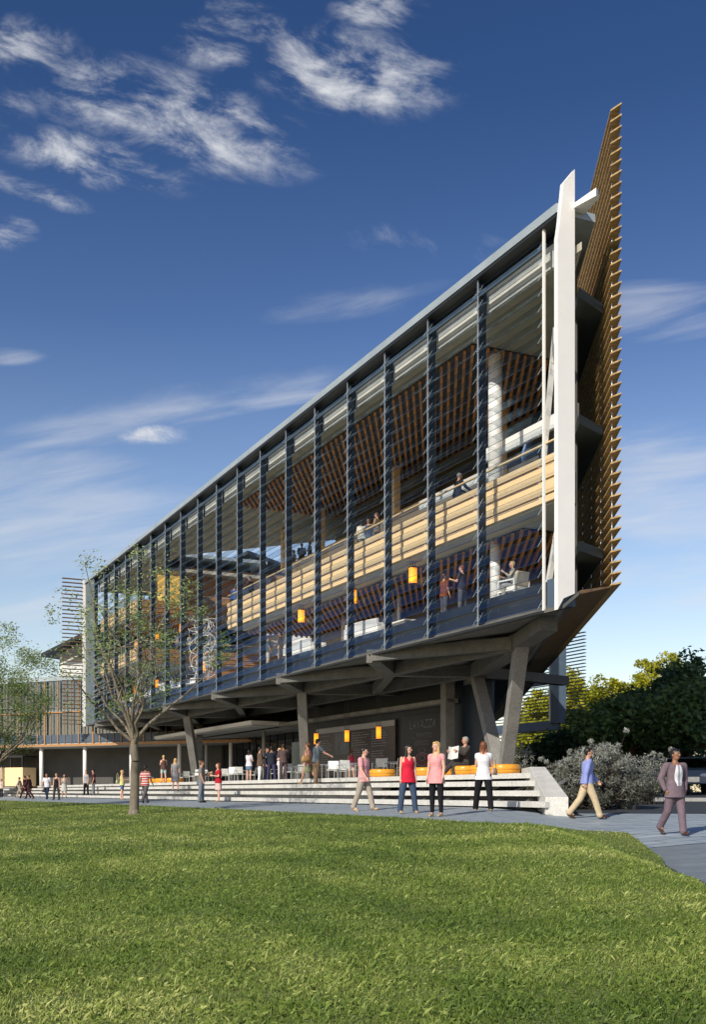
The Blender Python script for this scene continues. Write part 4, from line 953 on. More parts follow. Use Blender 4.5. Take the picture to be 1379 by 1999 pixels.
# ------------------------------------------------------------------ people
SKIN = {'l': plain('fair_skin', (.62, .36, .26), .5, 0, .06), 'm': plain('tan_skin', (.46, .25, .16), .5, 0, .06), 'd': plain('brown_skin', (.26, .13, .075), .5, 0, .06)}
CL = {}
def cloth(c):
    if c not in CL: CL[c] = surf('cloth', tuple(x * .82 for x in c), tuple(min(1, x * 1.1) for x in c), 7, .85, .9, spec=.15)
    return CL[c]
stripe, snt, sb, so_ = nmat('striped_cloth')
tcx = snt.nodes.new('ShaderNodeTexCoord'); sx_ = snt.nodes.new('ShaderNodeSeparateXYZ'); snt.links.new(tcx.outputs['Object'], sx_.inputs[0])
def smth(op, a, b):
    n = snt.nodes.new('ShaderNodeMath'); n.operation = op; snt.links.new(a, n.inputs[0]); n.inputs[1].default_value = b; return n.outputs[0]
fr2 = smth('FRACT', smth('MULTIPLY', sx_.outputs['Z'], 9.0), 0); snt.links.new(ramp(snt, smth('GREATER_THAN', fr2, .45), [(0, (.55, .52, .5)), (1, (.42, .02, .02))]), sb.inputs['Base Color']); sb.inputs['Roughness'].default_value = .85
EYEW = plain('eye_white', (.75, .73, .7), .3); EYED = plain('iris', (.02, .012, .008), .2); LIP = plain('lips', (.42, .14, .12), .45); SHOE = plain('brown_shoe', (.07, .03, .018), .35); SHOEB = plain('black_shoe', (.015, .015, .015), .4); SHOET = plain('tan_shoe', (.42, .3, .17), .6)
HAIRC = {'black': plain('black_hair', (.012, .010, .009), .45), 'brown': plain('brown_hair', (.10, .045, .02), .45), 'blonde': plain('blonde_hair', (.52, .34, .14), .45), 'red': plain('auburn_hair', (.17, .06, .025), .55), 'grey': plain('grey_hair', (.3, .29, .27), .5)}
def remesh(mb, name, vox, mat, parent, smooth=2):
    me = mb.mesh(name); o = bpy.data.objects.new('tmp', me); C.objects.link(o)
    r = o.modifiers.new('r', 'REMESH'); r.mode = 'VOXEL'; r.voxel_size = vox; r.adaptivity = 0
    s = o.modifiers.new('s', 'SMOOTH'); s.iterations = smooth; s.factor = .5
    dg = bpy.context.evaluated_depsgraph_get(); dg.update(); m2 = bpy.data.meshes.new_from_object(o.evaluated_get(dg)); bpy.data.objects.remove(o); bpy.data.meshes.remove(me)
    m2.name = name; m2.materials.clear(); return link(name, m2, mat, parent, True)
def rotz(v, a): c, s = math.cos(a), math.sin(a); return Vector((v[0] * c - v[1] * s, v[0] * s + v[1] * c, v[2]))
POSES = {  # legs: (forward, knee, spread) L, R ; arms: (forward, abduct, bend, inward) L, R ; lean
 'stand': dict(legs=((.04, .04, .06), (-.05, .05, .07)), arms=((.05, .13, .25, .05), (-.02, .14, .3, .05))),
 'relax': dict(legs=((.16, .22, .1), (-.06, .03, .07)), arms=((.1, .14, .35, .1), (.0, .16, .45, .12))),
 'amble': dict(legs=((.30, .10, .07), (-.24, .14, .05)), arms=((-.12, .14, .25, .05), (.16, .16, .45, .12))),
 'walk': dict(legs=((.42, .12, .03), (-.34, .28, .03)), arms=((-.3, .1, .25, .05), (.32, .1, .4, .1)), lean=.04),
 'walk2': dict(legs=((-.36, .30, .03), (.40, .10, .03)), arms=((.32, .1, .4, .1), (-.28, .1, .25, .05)), lean=.04),
 'stroll': dict(legs=((.20, .06, .0), (-.22, .45, .02)), arms=((-.28, .30, .62, .42), (-.28, .30, .62, .42))),
 'talk': dict(legs=((.05, .04, .07), (-.06, .06, .08)), arms=((.35, .15, 1.6, .3), (.05, .14, .3, .05))),
 'hold': dict(legs=((.05, .04, .06), (-.05, .06, .06)), arms=((.25, .14, 1.5, .5), (.25, .14, 1.55, .5))),
 'reach': dict(legs=((.1, .05, .08), (-.1, .05, .08)), arms=((.02, .15, .3, .1), (.75, .25, .35, -.1)), lean=.1),
 'wide': dict(legs=((.14, .05, .17), (-.12, .05, .15)), arms=((.3, .1, 1.3, .5), (.3, .1, 1.35, .5))),
 'apart': dict(legs=((.06, .05, .15), (.02, .06, .16)), arms=((.02, .10, .15, .0), (.02, .11, .15, .0))),
 'sit': dict(legs=((1.45, 1.35, .06), (1.6, .75, -.18)), arms=((.75, .2, 1.15, .15), (.75, .2, 1.15, .15)), lean=-.05),
 'sit2': dict(legs=((1.45, 1.5, .08), (1.45, 1.5, .08)), arms=((.6, .12, 1.7, .4), (.5, .1, 1.2, .5)), lean=.1),
 'lean': dict(legs=((.08, .05, .08), (-.08, .05, .08)), arms=((.7, .15, .5, .3), (.7, .15, .5, .3)), lean=.15),
}
def person(label, loc, rz, H, pose, skin, hair, hlen, top, bottom, shoe=SHOEB, fem=False, sleeve='short', bottomk='trousers', near=False, head=0.0, group=None, jacket=None, shoulder=1.0, topz=.96, belly=1.0):
    """sleeve: long / short / none; bottomk: trousers / skirt / shorts / dress"""
    k = H / 1.75; bk_ = 1.1 if not fem else 1.07; ps = POSES[pose]; lean = ps.get('lean', 0); vox = (.0085 if near else .016) ; sd = 12 if near else 8
    t = thing('person', label, 'person', loc, rz, group); hw = .095 if not fem else .09; sw = (.193 if not fem else .165) * shoulder
    sit = pose.startswith('sit')
    # joints (metres for a 1.75 m figure; scaled by k)
    hip0 = Vector((0, 0, .93)); J = {}
    def legj(side, sp_):
        f, kn, spd = sp_; h = hip0 + Vector((side * hw, 0, -.02)); d1 = Vector((side * math.sin(spd), math.sin(f) * math.cos(spd), -math.cos(f) * math.cos(spd)))
        kk = h + d1 * .43; a2 = f - kn; d2 = Vector((side * math.sin(spd) * .7, math.sin(a2), -math.cos(a2))).normalized(); an = kk + d2 * .42
        return h, kk, an, a2
    L = legj(-1, ps['legs'][0]); R = legj(1, ps['legs'][1])
    low = min(L[2].z, R[2].z) - .075
    dz = -low if not sit else (-hip0.z + .10)
    up = Vector((0, math.sin(lean), math.cos(lean)))
    def sp3(z): return hip0 + up * (z - .93)      # point along the spine at standing height z
    def T(v): return (Vector(v) + Vector((0, 0, dz))) * k
    chest = sp3(1.28); neck = sp3(1.46); hd = sp3(1.625) + Vector((0, .012, 0))
    arms = []
    for side, a in ((-1, ps['arms'][0]), (1, ps['arms'][1])):
        f, ab, be, inw = a; s = sp3(1.405) + Vector((side * sw, 0, 0)); d1 = Vector((side * math.sin(ab), math.sin(f) * math.cos(ab), -math.cos(f) * math.cos(ab)))
        e = s + d1 * .285; d2 = Vector((side * (math.sin(ab) * .6 - math.sin(inw)), math.sin(f + be), -math.cos(f + be))).normalized(); w = e + d2 * .245
        arms.append((side, s, e, w, d2))
    tr = [(.80, .10, .09), (.88, .158 if not fem else .165, .112), (.97, .155 if not fem else .16, .108), (1.06, .142 if not fem else .125, .098), (1.15, .142 if not fem else .122, .096), (1.26, .158 if not fem else .142, .108 if not fem else .118), (1.36, .168 * shoulder if not fem else .148, .102), (1.42, .145 * shoulder if not fem else .125, .082), (1.465, .075, .062), (1.50, .055, .056)]
    def torso(mb, infl, z0=0, z1=9):
        rs = [(T(sp3(z)), (rx * (bk_ if z < 1.45 else 1) + infl) * k, (ry * (bk_ + .04 if z < 1.45 else 1) + infl) * k) for z, rx, ry in tr if z0 <= z <= z1]
        mb.rings(rs, 18)
    # --- body
    mb = MB(); torso(mb, 0)
    mb.cap(T(neck - up * .03), T(sp3(1.56)), .054 * k, .05 * k, sd)
    RH = Matrix.Rotation(head, 3, 'Z')
    HD = T(hd)
    mb.ell(HD + Vector((0, 0, .02)) * k, .079 * k, .098 * k, .104 * k, 14, 10, R=RH); mb.ell(HD + RH @ Vector((0, .022, -.055)) * k, .058 * k, .068 * k, .062 * k, 12, 8, R=RH)
    mb.cap(HD + RH @ Vector((0, .104, .008)) * k, HD + RH @ Vector((0, .115, -.022)) * k, .009 * k, .014 * k, 6)
    for sx in (-1, 1): mb.ell(HD + RH @ Vector((sx * .076, -.005, -.005)) * k, .012 * k, .02 * k, .03 * k, 8, 6, R=RH)
    for side, s, e, w, d2 in arms:
        ar = (.055, .047, .041, .029) if not fem else (.045, .038, .035, .025)
        mb.cap(T(s), T(e), ar[0] * k, ar[1] * k, sd); mb.cap(T(e), T(w), ar[2] * k * 1.05, ar[3] * k, sd)
        # hand: palm, four fingers, thumb
        fw = d2; inwd = Vector((-side, 0, 0)); sdv = fw.cross(inwd).normalized()       # across the palm
        nrm = sdv.cross(fw).normalized()
        pc = w + fw * .045
        if near:
            for q in (-.024, -.008, .008, .024): mb.cap(T(w + fw * .012 + sdv * q * .6), T(w + fw * .085 + sdv * q), .014 * k, .0115 * k, 8)
            for i, q in enumerate((-.030, -.010, .010, .029)):
                b_ = w + fw * .082 + sdv * q; ln = (.030, .036, .034, .027)[i]; cdir = (fw + inwd * .25).normalized(); m_ = b_ + cdir * ln; c2 = (fw + inwd * (.75 + .1 * i)).normalized(); e_ = m_ + c2 * ln * .95
                mb.cap(T(b_), T(m_), .0088 * k, .0083 * k, 7); mb.cap(T(m_), T(e_), .0083 * k, .007 * k, 7)
            sgn = 1 if sdv.dot(Vector((0, 1, 0))) > 0 else -1
            tb0 = w + fw * .03 + sdv * sgn * .022; tb1 = tb0 + (fw * .6 + sdv * sgn * .7 + inwd * .3).normalized() * .034; tb2 = tb1 + (fw * .95 + sdv * sgn * .2 + inwd * .3).normalized() * .028
            mb.cap(T(tb0), T(tb1), .0115 * k, .0095 * k, 7); mb.cap(T(tb1), T(tb2), .0095 * k, .008 * k, 7)
        else:
            mb.cap(T(w), T(w + fw * .075), .026 * k, .03 * k, 7)
            for i in range(4): mb.cap(T(w + fw * .08 + sdv * (i - 1.5) * .02), T(w + fw * (.135 + (.01 if i in (1, 2) else 0)) + sdv * (i - 1.5) * .024 + inwd * .03), .0105 * k, .009 * k, 6)
            mb.cap(T(w + fw * .03), T(w + fw * .075 + sdv * .05), .012 * k, .010 * k, 6)
    for j, (h, kn, an, a2) in enumerate((L, R)):
        lr = (.09, .06, .058, .038) if not fem else (.088, .057, .054, .036)
        mb.cap(T(h - Vector((0, 0, .03))), T(kn), lr[0] * k, lr[1] * k, sd); mb.cap(T(kn), T(kn.lerp(an, .35)) + Vector((0, -.012, 0)) * k, lr[1] * k * .95, lr[2] * k, sd); mb.cap(T(kn.lerp(an, .35)) + Vector((0, -.012, 0)) * k, T(an), lr[2] * k, lr[3] * k, sd)
        mb.cap(T(an), T(an + Vector((0, .1, -.045))), .03 * k, .025 * k, sd)
    body = remesh(mb, 'body', vox, SKIN[skin], t, 2 if near else 1)
    # --- face
    if near or hlen != 'back':
        mb = MB(); mb2 = MB(); mb3 = MB()
        for sx in (-1, 1):
            c = HD + RH @ Vector((sx * .030, .0945, .013)) * k; mb.ell(c, .0125 * k, .006 * k, .0065 * k, 8, 6, R=RH); mb2.ell(c + RH @ Vector((0, .0045, 0)) * k, .0055 * k, .003 * k, .0058 * k, 8, 6, R=RH)
            mb2.ell(HD + RH @ Vector((sx * .031, .096, .034)) * k, .019 * k, .005 * k, .0035 * k, 8, 4, R=RH)
        mb.build('eye', EYEW, body, smooth=True, local=True); mb2.build('iris_and_brow', EYED, body, smooth=True, local=True)
        mb3.ell(HD + RH @ Vector((0, .089, -.058)) * k, .022 * k, .007 * k, .0065 * k, 10, 6, R=RH); mb3.build('mouth', LIP, body, smooth=True, local=True)
    # --- hair
    mb = MB(); mb.ell(HD + RH @ Vector((0, -.02, .04)) * k, .090 * k, .099 * k, .096 * k, 14, 10, R=RH)
    mb.ell(HD + RH @ Vector((0, .042, .088)) * k, .066 * k, .05 * k, .034 * k, 12, 8, R=RH); mb.ell(HD + RH @ Vector((0, -.05, -.01)) * k, .07 * k, .055 * k, .07 * k, 12, 8, R=RH)
    if hlen == 'long':
        for sx in (-1, 0, 1):
            mb.cap(HD + RH @ Vector((sx * .058, -.04 + (.03 if sx else 0), .01)) * k, HD + RH @ Vector((sx * .072, -.062 + (.05 if sx else 0), -.17)) * k, .036 * k, .038 * k, 8)
            mb.cap(HD + RH @ Vector((sx * .072, -.062 + (.05 if sx else 0), -.17)) * k, HD + RH @ Vector((sx * .062, -.10 + (.03 if sx else 0), -.29)) * k, .038 * k, .02 * k, 8)
    elif hlen == 'tail':
        mb.cap(HD + RH @ Vector((0, -.1, .03)) * k, HD + RH @ Vector((0, -.13, -.12)) * k, .028 * k, .016 * k, 8)
    elif hlen == 'bun': mb.ell(HD + RH @ Vector((0, -.11, .04)) * k, .04 * k, .04 * k, .04 * k)
    # keep the face clear
    remesh(mb, 'hair', vox, HAIRC[hair], t, 2)
    # --- clothes
    ci = .013
    tm = top if not isinstance(top, tuple) else cloth(top)
    mb = MB()
    dress = bottomk == 'dress'
    torso(mb, ci + .006, 1.0 if not jacket else .8, 1.43)
    if sleeve == 'none':
        for side, s, e, w, d2 in arms: mb.cap(T(s + Vector((-side * .06, 0, .0))), T(sp3(1.43) + Vector((side * .075, 0, 0))), .03 * k, .026 * k, 8)
    else:
        for side, s, e, w, d2 in arms:
            r0, r1, r2 = (.074, .066, .05) if not fem else (.058, .052, .042)
            mb.cap(T(sp3(1.42) + Vector((side * .09, 0, 0))), T(s), .055 * k, r0 * k, sd)
            if sleeve == 'long': mb.cap(T(s), T(e), r0 * k, r1 * k, sd); mb.cap(T(e), T(w - d2 * .01), r1 * k * .95, r2 * k, sd)
            elif sleeve == 'cap': mb.cap(T(s), T(s.lerp(e, .22)), r0 * k, r0 * k * .95, sd)
            else: mb.cap(T(s), T(s.lerp(e, .55)), r0 * k, r0 * k * .98, sd)
    if jacket:     # skirt of the jacket and open front
        mb.rings([(T(sp3(.76)), .232 * k, .172 * k), (T(sp3(.95)), .205 * k, .155 * k), (T(sp3(1.08)), .188 * k, .142 * k)], 18)
    elif not dress: mb.rings([(T(sp3(topz - .12)), (.212 if not fem else .226) * k, .168 * k), (T(sp3(1.08)), (.183 if not fem else .158) * k, .134 * k)], 18)
    if dress: mb.rings([(T((0, .0, .50)), .24 * k, .17 * k), (T((0, 0, .75)), .205 * k, .15 * k), (T(sp3(.93)), .18 * k, .13 * k), (T(sp3(1.08)), .14 * k, .11 * k)], 18)
    tob = remesh(mb, 'dress' if dress else ('jacket' if jacket else 'shirt'), vox, tm, t, 2)
    if fem or not jacket:      # neckline: skin shows above a V or round neck
        me = tob.data; me.materials.append(SKIN[skin]); zv = (1.33 if fem else 1.41)
        for po in me.polygons:
            c = po.center; zz_ = c.z / k - dz; 
            if c.y > 0 and zz_ > zv and abs(c.x) < ((zz_ - zv) * .55 + .005) * k: po.material_index = len(me.materials) - 1
            if sleeve == 'none' and zz_ > 1.30 and abs(c.x) > .12 * k and c.z: po.material_index = len(me.materials) - 1
    if not dress:
        bm_ = bottom if not isinstance(bottom, tuple) else cloth(bottom); mb = MB()
        mb.rings([(T(hip0 + Vector((0, 0, -.12))), .168 * k, .13 * k), (T(hip0), .190 * k, .142 * k), (T(sp3(1.02)), .176 * k if not fem else .165 * k, .128 * k)], 18)
        if bottomk == 'skirt': mb.rings([(T((0, 0, .52)), .215 * k, .155 * k), (T((0, 0, .75)), .20 * k, .145 * k), (T(hip0), .178 * k, .128 * k)], 18)
        elif bottomk == 'miniskirt': mb.rings([(T((0, 0, .66)), .205 * k, .15 * k), (T(hip0), .178 * k, .128 * k)], 18)
        else:
            for h, kn, an, a2 in (L, R):
                if bottomk == 'shorts': mb.cap(T(h), T(h.lerp(kn, .62)), .105 * k, .09 * k, sd)
                else:
                    tight = .85 if bottomk == 'leggings' else 1.0
                    mb.cap(T(h - Vector((0, 0, .02))), T(kn), .115 * k * tight, .083 * k * tight, sd); mb.cap(T(kn), T(kn.lerp(an, .9)), .081 * k * tight, (.073 if tight == 1 else .05) * k, sd)
                    if tight == 1: mb.cap(T(kn.lerp(an, .88)), T(kn.lerp(an, .97)), .073 * k, .078 * k, sd)
        remesh(mb, {'skirt': 'skirt', 'miniskirt': 'skirt', 'shorts': 'shorts'}.get(bottomk, 'trousers'), vox, bm_, t, 2)
    for h, kn, an, a2 in (L, R):
        tip = max(-.9, min(.5, a2 if not sit else 0)); fd = Vector((0, math.cos(tip * .8), math.sin(tip * .8) * .9)).normalized(); heel = an + Vector((0, -.025, -.035)); mb = MB()
        mb.cap(T(heel), T(heel + fd * .09 + Vector((0, 0, -.008))), .038 * k, .04 * k, 8); mb.cap(T(heel + fd * .09 + Vector((0, 0, -.008))), T(heel + fd * .17 + Vector((0, 0, -.016))), .04 * k, .03 * k, 8)
        remesh(mb, 'shoe', max(vox * .9, .009), shoe, t, 1)
    if jacket:      # open front of the jacket: shirt V and tie are painted onto the garment's own faces
        sc, tc_ = jacket; me = tob.data; me.materials.append(cloth(sc)); 
        if tc_: me.materials.append(cloth(tc_))
        zt = (1.46 + dz) * k; zm = (1.0 + dz) * k
        for po in me.polygons:
            c = po.center
            if c.y > .03 * k and zm < c.z < zt:
                u = (c.z - zm) / (zt - zm); w = (.02 + .075 * math.sin(PI * min(1, .12 + .82 * u))) * k
                if abs(c.x) < w: po.material_index = 1
                if tc_ and abs(c.x) < (.032 - .014 * u) * k: po.material_index = 2
    J.update(armL=T(arms[0][3]), armR=T(arms[1][3]), shR=T(arms[1][1]), shL=T(arms[0][1]), k=k, handL=T(arms[0][3] + arms[0][4] * .09), handR=T(arms[1][3] + arms[1][4] * .09), T=T, sp3=sp3)
    return t, J
def gnd(x, feet, head, H):
    Y = H * 2150 / (feet - head); X = kx(x) * Y; return Vector((X, Y, zg(X, Y)))
def stp(x, p, z):
    q = P(S_at(kx(x), p), p, 0); q.z = zg(q.x, q.y) if z is None else z; return q
def world(t, v): return t.matrix_basis @ v if False else Vector(t.location) + rotz(v, t.rotation_euler.z)
wh = (.72, .72, .74); jean = (.05, .075, .13)
# foreground
def gp(x, feet, head, H):      # on the path, tuned so the feet land on the sloping ground at that image row
    v = ray_ground(x, feet); Y0 = H * 2150 / (feet - head); Y = .5 * v.y + .5 * Y0 if abs(v.y - Y0) < 6 else Y0
    X = kx(x) * Y; return Vector((X, Y, zg(X, Y)))
fg = 'people standing and walking on the path'
t, J = person('young man in a pink tee and khaki trousers strolling on the path', gp(711, 1583, 1465, 1.72), math.radians(-118), 1.78, 'amble', 'l', 'black', 'short', (.72, .33, .36), (.36, .32, .26), SHOET, near=True, head=.25, topz=.92)
mb = MB()
for i in range(6): mb.ell(J['T'](J['sp3'](1.28 - i * .055) + Vector((.05 + .01 * (i % 2), .128, 0))), .02, .004, .018, 8, 4)
mb.build('shirt_print', cloth((.02, .02, .04)), t, local=True)
person('dark haired woman in a red sleeveless top and blue jeans facing the camera', gp(797, 1588, 1457, 1.72), math.radians(-165), 1.72, 'apart', 'l', 'black', 'long', (.62, .02, .05), jean, SHOET, fem=True, sleeve='none', near=True, head=1.0 - .2, topz=.90)
person('blonde woman in a pale pink blouse and black leggings turned to her friend', gp(853, 1596, 1455, 1.72), math.radians(150), 1.72, 'stand', 'l', 'blonde', 'long', (.72, .33, .34), (.012, .012, .016), SHOET, fem=True, sleeve='cap', bottomk='leggings', near=True, head=-.55 + .2, topz=.88)
t, J = person('brown haired woman in a white top and black trousers seen from behind', gp(945, 1583, 1450, 1.72), math.radians(-12), 1.72, 'wide', 'l', 'red', 'long', wh, (.012, .012, .014), SHOET, fem=True, sleeve='cap', near=True, topz=.90)
def handbag(label, loc, rz, mat, s=1.0, strap=.35):
    h = thing('handbag', label, 'bag', loc, rz); mb = MB(); mb.rings([((0, 0, -.11 * s), .15 * s, .05 * s), ((0, 0, -.02 * s), .17 * s, .065 * s), ((0, 0, .08 * s), .13 * s, .04 * s), ((0, 0, .1 * s), .11 * s, .02 * s)], 14); mb.build('bag_body', mat, h, smooth=True, local=True)
    mb = MB(); pr = None
    for i in range(9):
        a = PI * i / 8; q = Vector((math.cos(a) * .1 * s, 0, .09 * s + math.sin(a) * strap)); 
        if pr is not None: mb.tube(pr, q, .009, n=6)
        pr = q
    mb.build('strap', mat, h, local=True)
handbag('small tan handbag held at the right side of the woman in the white top', world(t, Vector((.27, .05, .98))), 1.0, plain('tan_leather', (.5, .33, .2), .5), .85, .2)
person('dark haired man in a blue shirt and beige trousers striding right past the bush', gp(1147, 1597, 1455, 1.76), math.radians(-93), 1.76, 'walk2', 'm', 'black', 'short', (.26, .31, .62), (.55, .45, .29), SHOE, sleeve='long', near=True, topz=1.0)
person('man in a mauve grey suit and pale tie walking at the right edge', gp(1319, 1630, 1462, 1.78), math.radians(-160), 1.78, 'stroll', 'd', 'black', 'short', (.17, .13, .155), (.165, .125, .15), SHOE, sleeve='long', near=True, jacket=(wh, (.28, .32, .38)), head=.25, shoulder=1.08)
person('man in a grey tee and faded jeans talking on the path beside the steps', gp(394, 1567, 1488, 1.8), math.radians(-90), 1.8, 'talk', 'm', 'brown', 'short', (.18, .18, .18), (.16, .19, .23), near=True)
person('auburn haired woman in a red top and pale pink skirt holding something', gp(427, 1565, 1491, 1.68), math.radians(115), 1.68, 'hold', 'l', 'red', 'long', (.42, .015, .03), (.62, .45, .43), SHOET, fem=True, bottomk='skirt', near=True)
person('man in a red and white striped tee walking away by the tree trunk', gp(284, 1568, 1495, 1.78), math.radians(-25), 1.78, 'walk', 'd', 'black', 'short', stripe, (.10, .09, .10), near=True)
person('blonde woman in a yellow top and denim shorts on the lowest step', stp(239, -5.0, zg(*stp(239, -5.0, 0).xy)), math.radians(-80), 1.66, 'hold', 'l', 'blonde', 'long', (.58, .56, .22), (.09, .14, .26), SHOET, fem=True, sleeve='none', bottomk='shorts', near=True)
bt = stp(236, -5.0, zg(*stp(239, -5.0, 0).xy) + 1.02); handbag('pale yellow shoulder bag on the woman in the yellow top', bt - D * .1 - N * .2, 1.2, plain('pale_yellow_bag', (.6, .6, .34), .6), 1.0, .4)
# steps and deck
person('woman in a brown vest and light shorts at the deck edge by the ottomans', stp(320, -1.9, .53), math.radians(20), 1.66, 'hold', 'l', 'blonde', 'tail', (.10, .06, .05), (.42, .5, .5), fem=True, sleeve='none', bottomk='shorts')
person('blonde woman in a grey dress and black shoes standing on the steps', stp(343, -4.0, .03), math.radians(10), 1.68, 'stand', 'l', 'blonde', 'long', (.25, .25, .27), (.2, .2, .2), fem=True, bottomk='dress', near=True)
person('auburn haired woman in a grey tee and black trousers on the far steps', stp(169, -4.0, -.25), math.radians(150), 1.7, 'apart', 'l', 'red', 'long', (.33, .33, .35), (.012, .012, .014), fem=True)
person('man in a dark maroon tee and grey jeans on the far steps', stp(183, -4.0, -.25), math.radians(110), 1.72, 'stand', 'm', 'black', 'short', (.07, .02, .03), (.15, .16, .19))
dk_ = lambda x, p: stp(x, p, .53)
person('dark haired woman in a white tee and denim skirt at the cafe', dk_(487, .2), math.radians(-30), 1.7, 'hold', 'l', 'black', 'long', (.66, .62, .68), (.10, .17, .27), fem=True, bottomk='miniskirt')
person('man in a brown jacket and white trousers in the cafe group', dk_(508, .1), math.radians(-70), 1.78, 'talk', 'm', 'black', 'short', (.11, .075, .055), (.68, .68, .7), sleeve='long', jacket=(wh, None))
person('man in a dark suit half hidden behind the navy jacket', dk_(522, 1.0), math.radians(-120), 1.8, 'talk', 'm', 'brown', 'short', (.03, .035, .05), (.02, .02, .03), sleeve='long')
person('man in a black jacket and navy trousers with his back to the steps', dk_(531, .0), math.radians(-5), 1.78, 'wide', 'd', 'black', 'short', (.02, .025, .04), (.045, .045, .10), sleeve='long')
person('blonde woman in white half hidden behind the brown suit', dk_(547, .9), math.radians(100), 1.72, 'hold', 'l', 'blonde', 'short', wh, wh, fem=True)
person('man in a brown suit with his back to the steps', dk_(554, .0), math.radians(20), 1.82, 'hold', 'd', 'black', 'short', (.10, .07, .07), (.09, .065, .07), sleeve='long')
t, J = person('woman in a pink strap top and olive skirt walking left on the top step', stp(603, -2.8, .30), math.radians(60), 1.72, 'walk', 'm', 'brown', 'bun', (.6, .3, .3), (.17, .2, .12), SHOET, fem=True, sleeve='none', bottomk='skirt')
handbag('large tan shoulder bag carried by the woman in the olive skirt', world(t, Vector((-.25, -.05, 1.02))), .6, plain('brown_leather', (.36, .2, .08), .5), 1.35, .45)
person('man in a slate grey tee and brown trousers leaning on a cafe table', stp(618, -2.7, .30), math.radians(-60), 1.8, 'reach', 'l', 'black', 'short', (.10, .13, .15), (.19, .13, .08), SHOET, near=True)
person('woman in a bright pink vest and white shorts at the menu board', dk_(687, 5.6), math.radians(0), 1.74, 'stand', 'm', 'red', 'short', (.7, .06, .16), (.7, .5, .45), fem=True, sleeve='none', bottomk='shorts')
so3 = stp(908, -1.75, .83)
t, J = person('grey haired man in dark clothes sitting on an ottoman reading', so3, math.radians(115), 1.8, 'sit', 'm', 'grey', 'short', (.06, .055, .05), (.05, .045, .042), SHOE, sleeve='long', near=True)
np_ = thing('newspaper', 'open white newspaper held by the seated man', 'newspaper', world(t, Vector((0, .46, .40))), math.radians(115))
mb = MB(); mb.add([(0, .05, -.2), (-.32, -.02, -.16), (-.32, -.06, .24), (0, .03, .2), (.32, -.02, -.16), (.32, -.06, .24)], [(0, 1, 2, 3), (0, 3, 5, 4)]); mb.build('page', surf('newsprint', (.5, .5, .48), (.72, .72, .7), 14, .8, 0, (1, 1, 5)), np_, local=True)
# crowd at the far left
fr = 'people gathered at the far left of the steps'
fars = [('man in a purple shirt and blue jeans near the timber kiosk', stp(31, .5, .53), 20, 1.72, 'walk', 'm', 'black', 'short', (.2, .12, .28), (.03, .06, .13), {}),
 ('man in a beige suit bending forward as he walks left', stp(39, -6.0, None), 85, 1.7, 'walk2', 'm', 'brown', 'short', (.36, .30, .24), (.38, .32, .25), dict(sleeve='long')),
 ('first of two men in dark brown suits striding left', stp(49, -6.6, None), 88, 1.76, 'walk', 'm', 'black', 'short', (.05, .02, .025), (.045, .018, .022), dict(sleeve='long')),
 ('second man in a dark brown suit, walking just behind the first', stp(57, -7.0, None), 80, 1.78, 'walk2', 'm', 'brown', 'short', (.055, .025, .028), (.05, .02, .024), dict(sleeve='long')),
 ('woman in a navy dress left of the white column', stp(65, .2, .53), 170, 1.68, 'hold', 'l', 'brown', 'long', (.035, .03, .075), (.03, .03, .06), dict(fem=True, bottomk='dress')),
 ('woman in a dark purple dress right of the white column', stp(77, .0, .53), 195, 1.68, 'hold', 'l', 'red', 'long', (.05, .03, .08), (.03, .03, .06), dict(fem=True, bottomk='dress')),
 ('man in a white tee and dark jeans walking with a bag', stp(92, -6.8, None), 175, 1.8, 'walk', 'm', 'brown', 'short', (.66, .66, .72), (.02, .028, .05), {}),
 ('woman in a yellow top and black skirt on the deck', stp(106, .0, .53), 10, 1.68, 'stand', 'd', 'black', 'long', (.38, .36, .08), (.015, .015, .02), dict(fem=True, bottomk='skirt')),
 ('woman in a black strapless top and dark trousers walking to the lawn', stp(111, -6.9, None), 170, 1.72, 'apart', 'l', 'red', 'bun', (.015, .015, .017), (.05, .045, .04), dict(fem=True, sleeve='none')),
 ('dark haired woman in a long pale dress on the far steps', stp(126, -5.2, None), 200, 1.68, 'hold', 'm', 'black', 'long', (.52, .5, .46), (.5, .5, .46), dict(fem=True, bottomk='dress', sleeve='none')),
 ('woman in a purple dress turned to the white wall column', stp(137, .3, .53), 15, 1.72, 'stand', 'm', 'grey', 'short', (.08, .06, .16), (.03, .03, .06), dict(fem=True, bottomk='dress', sleeve='none')),
 ('person in a pale top and dark trousers behind the left tree trunk', stp(3, -6.2, None), 160, 1.6, 'stand', 'l', 'red', 'short', (.6, .5, .42), (.03, .03, .035), dict(fem=True))]
for lab, loc, rz, H, pose, sk, hr, hl, tc1, bc, kw in fars:
    person(lab, loc, math.radians(rz), H, pose, sk, hr, hl, tc1, bc, group=fr, **kw)
q = stp(84, -6.8, None); handbag('black holdall in the hand of the man in the white tee', q + Vector((.15, 0, .62)), 0.3, bagm, 1.2, .15)
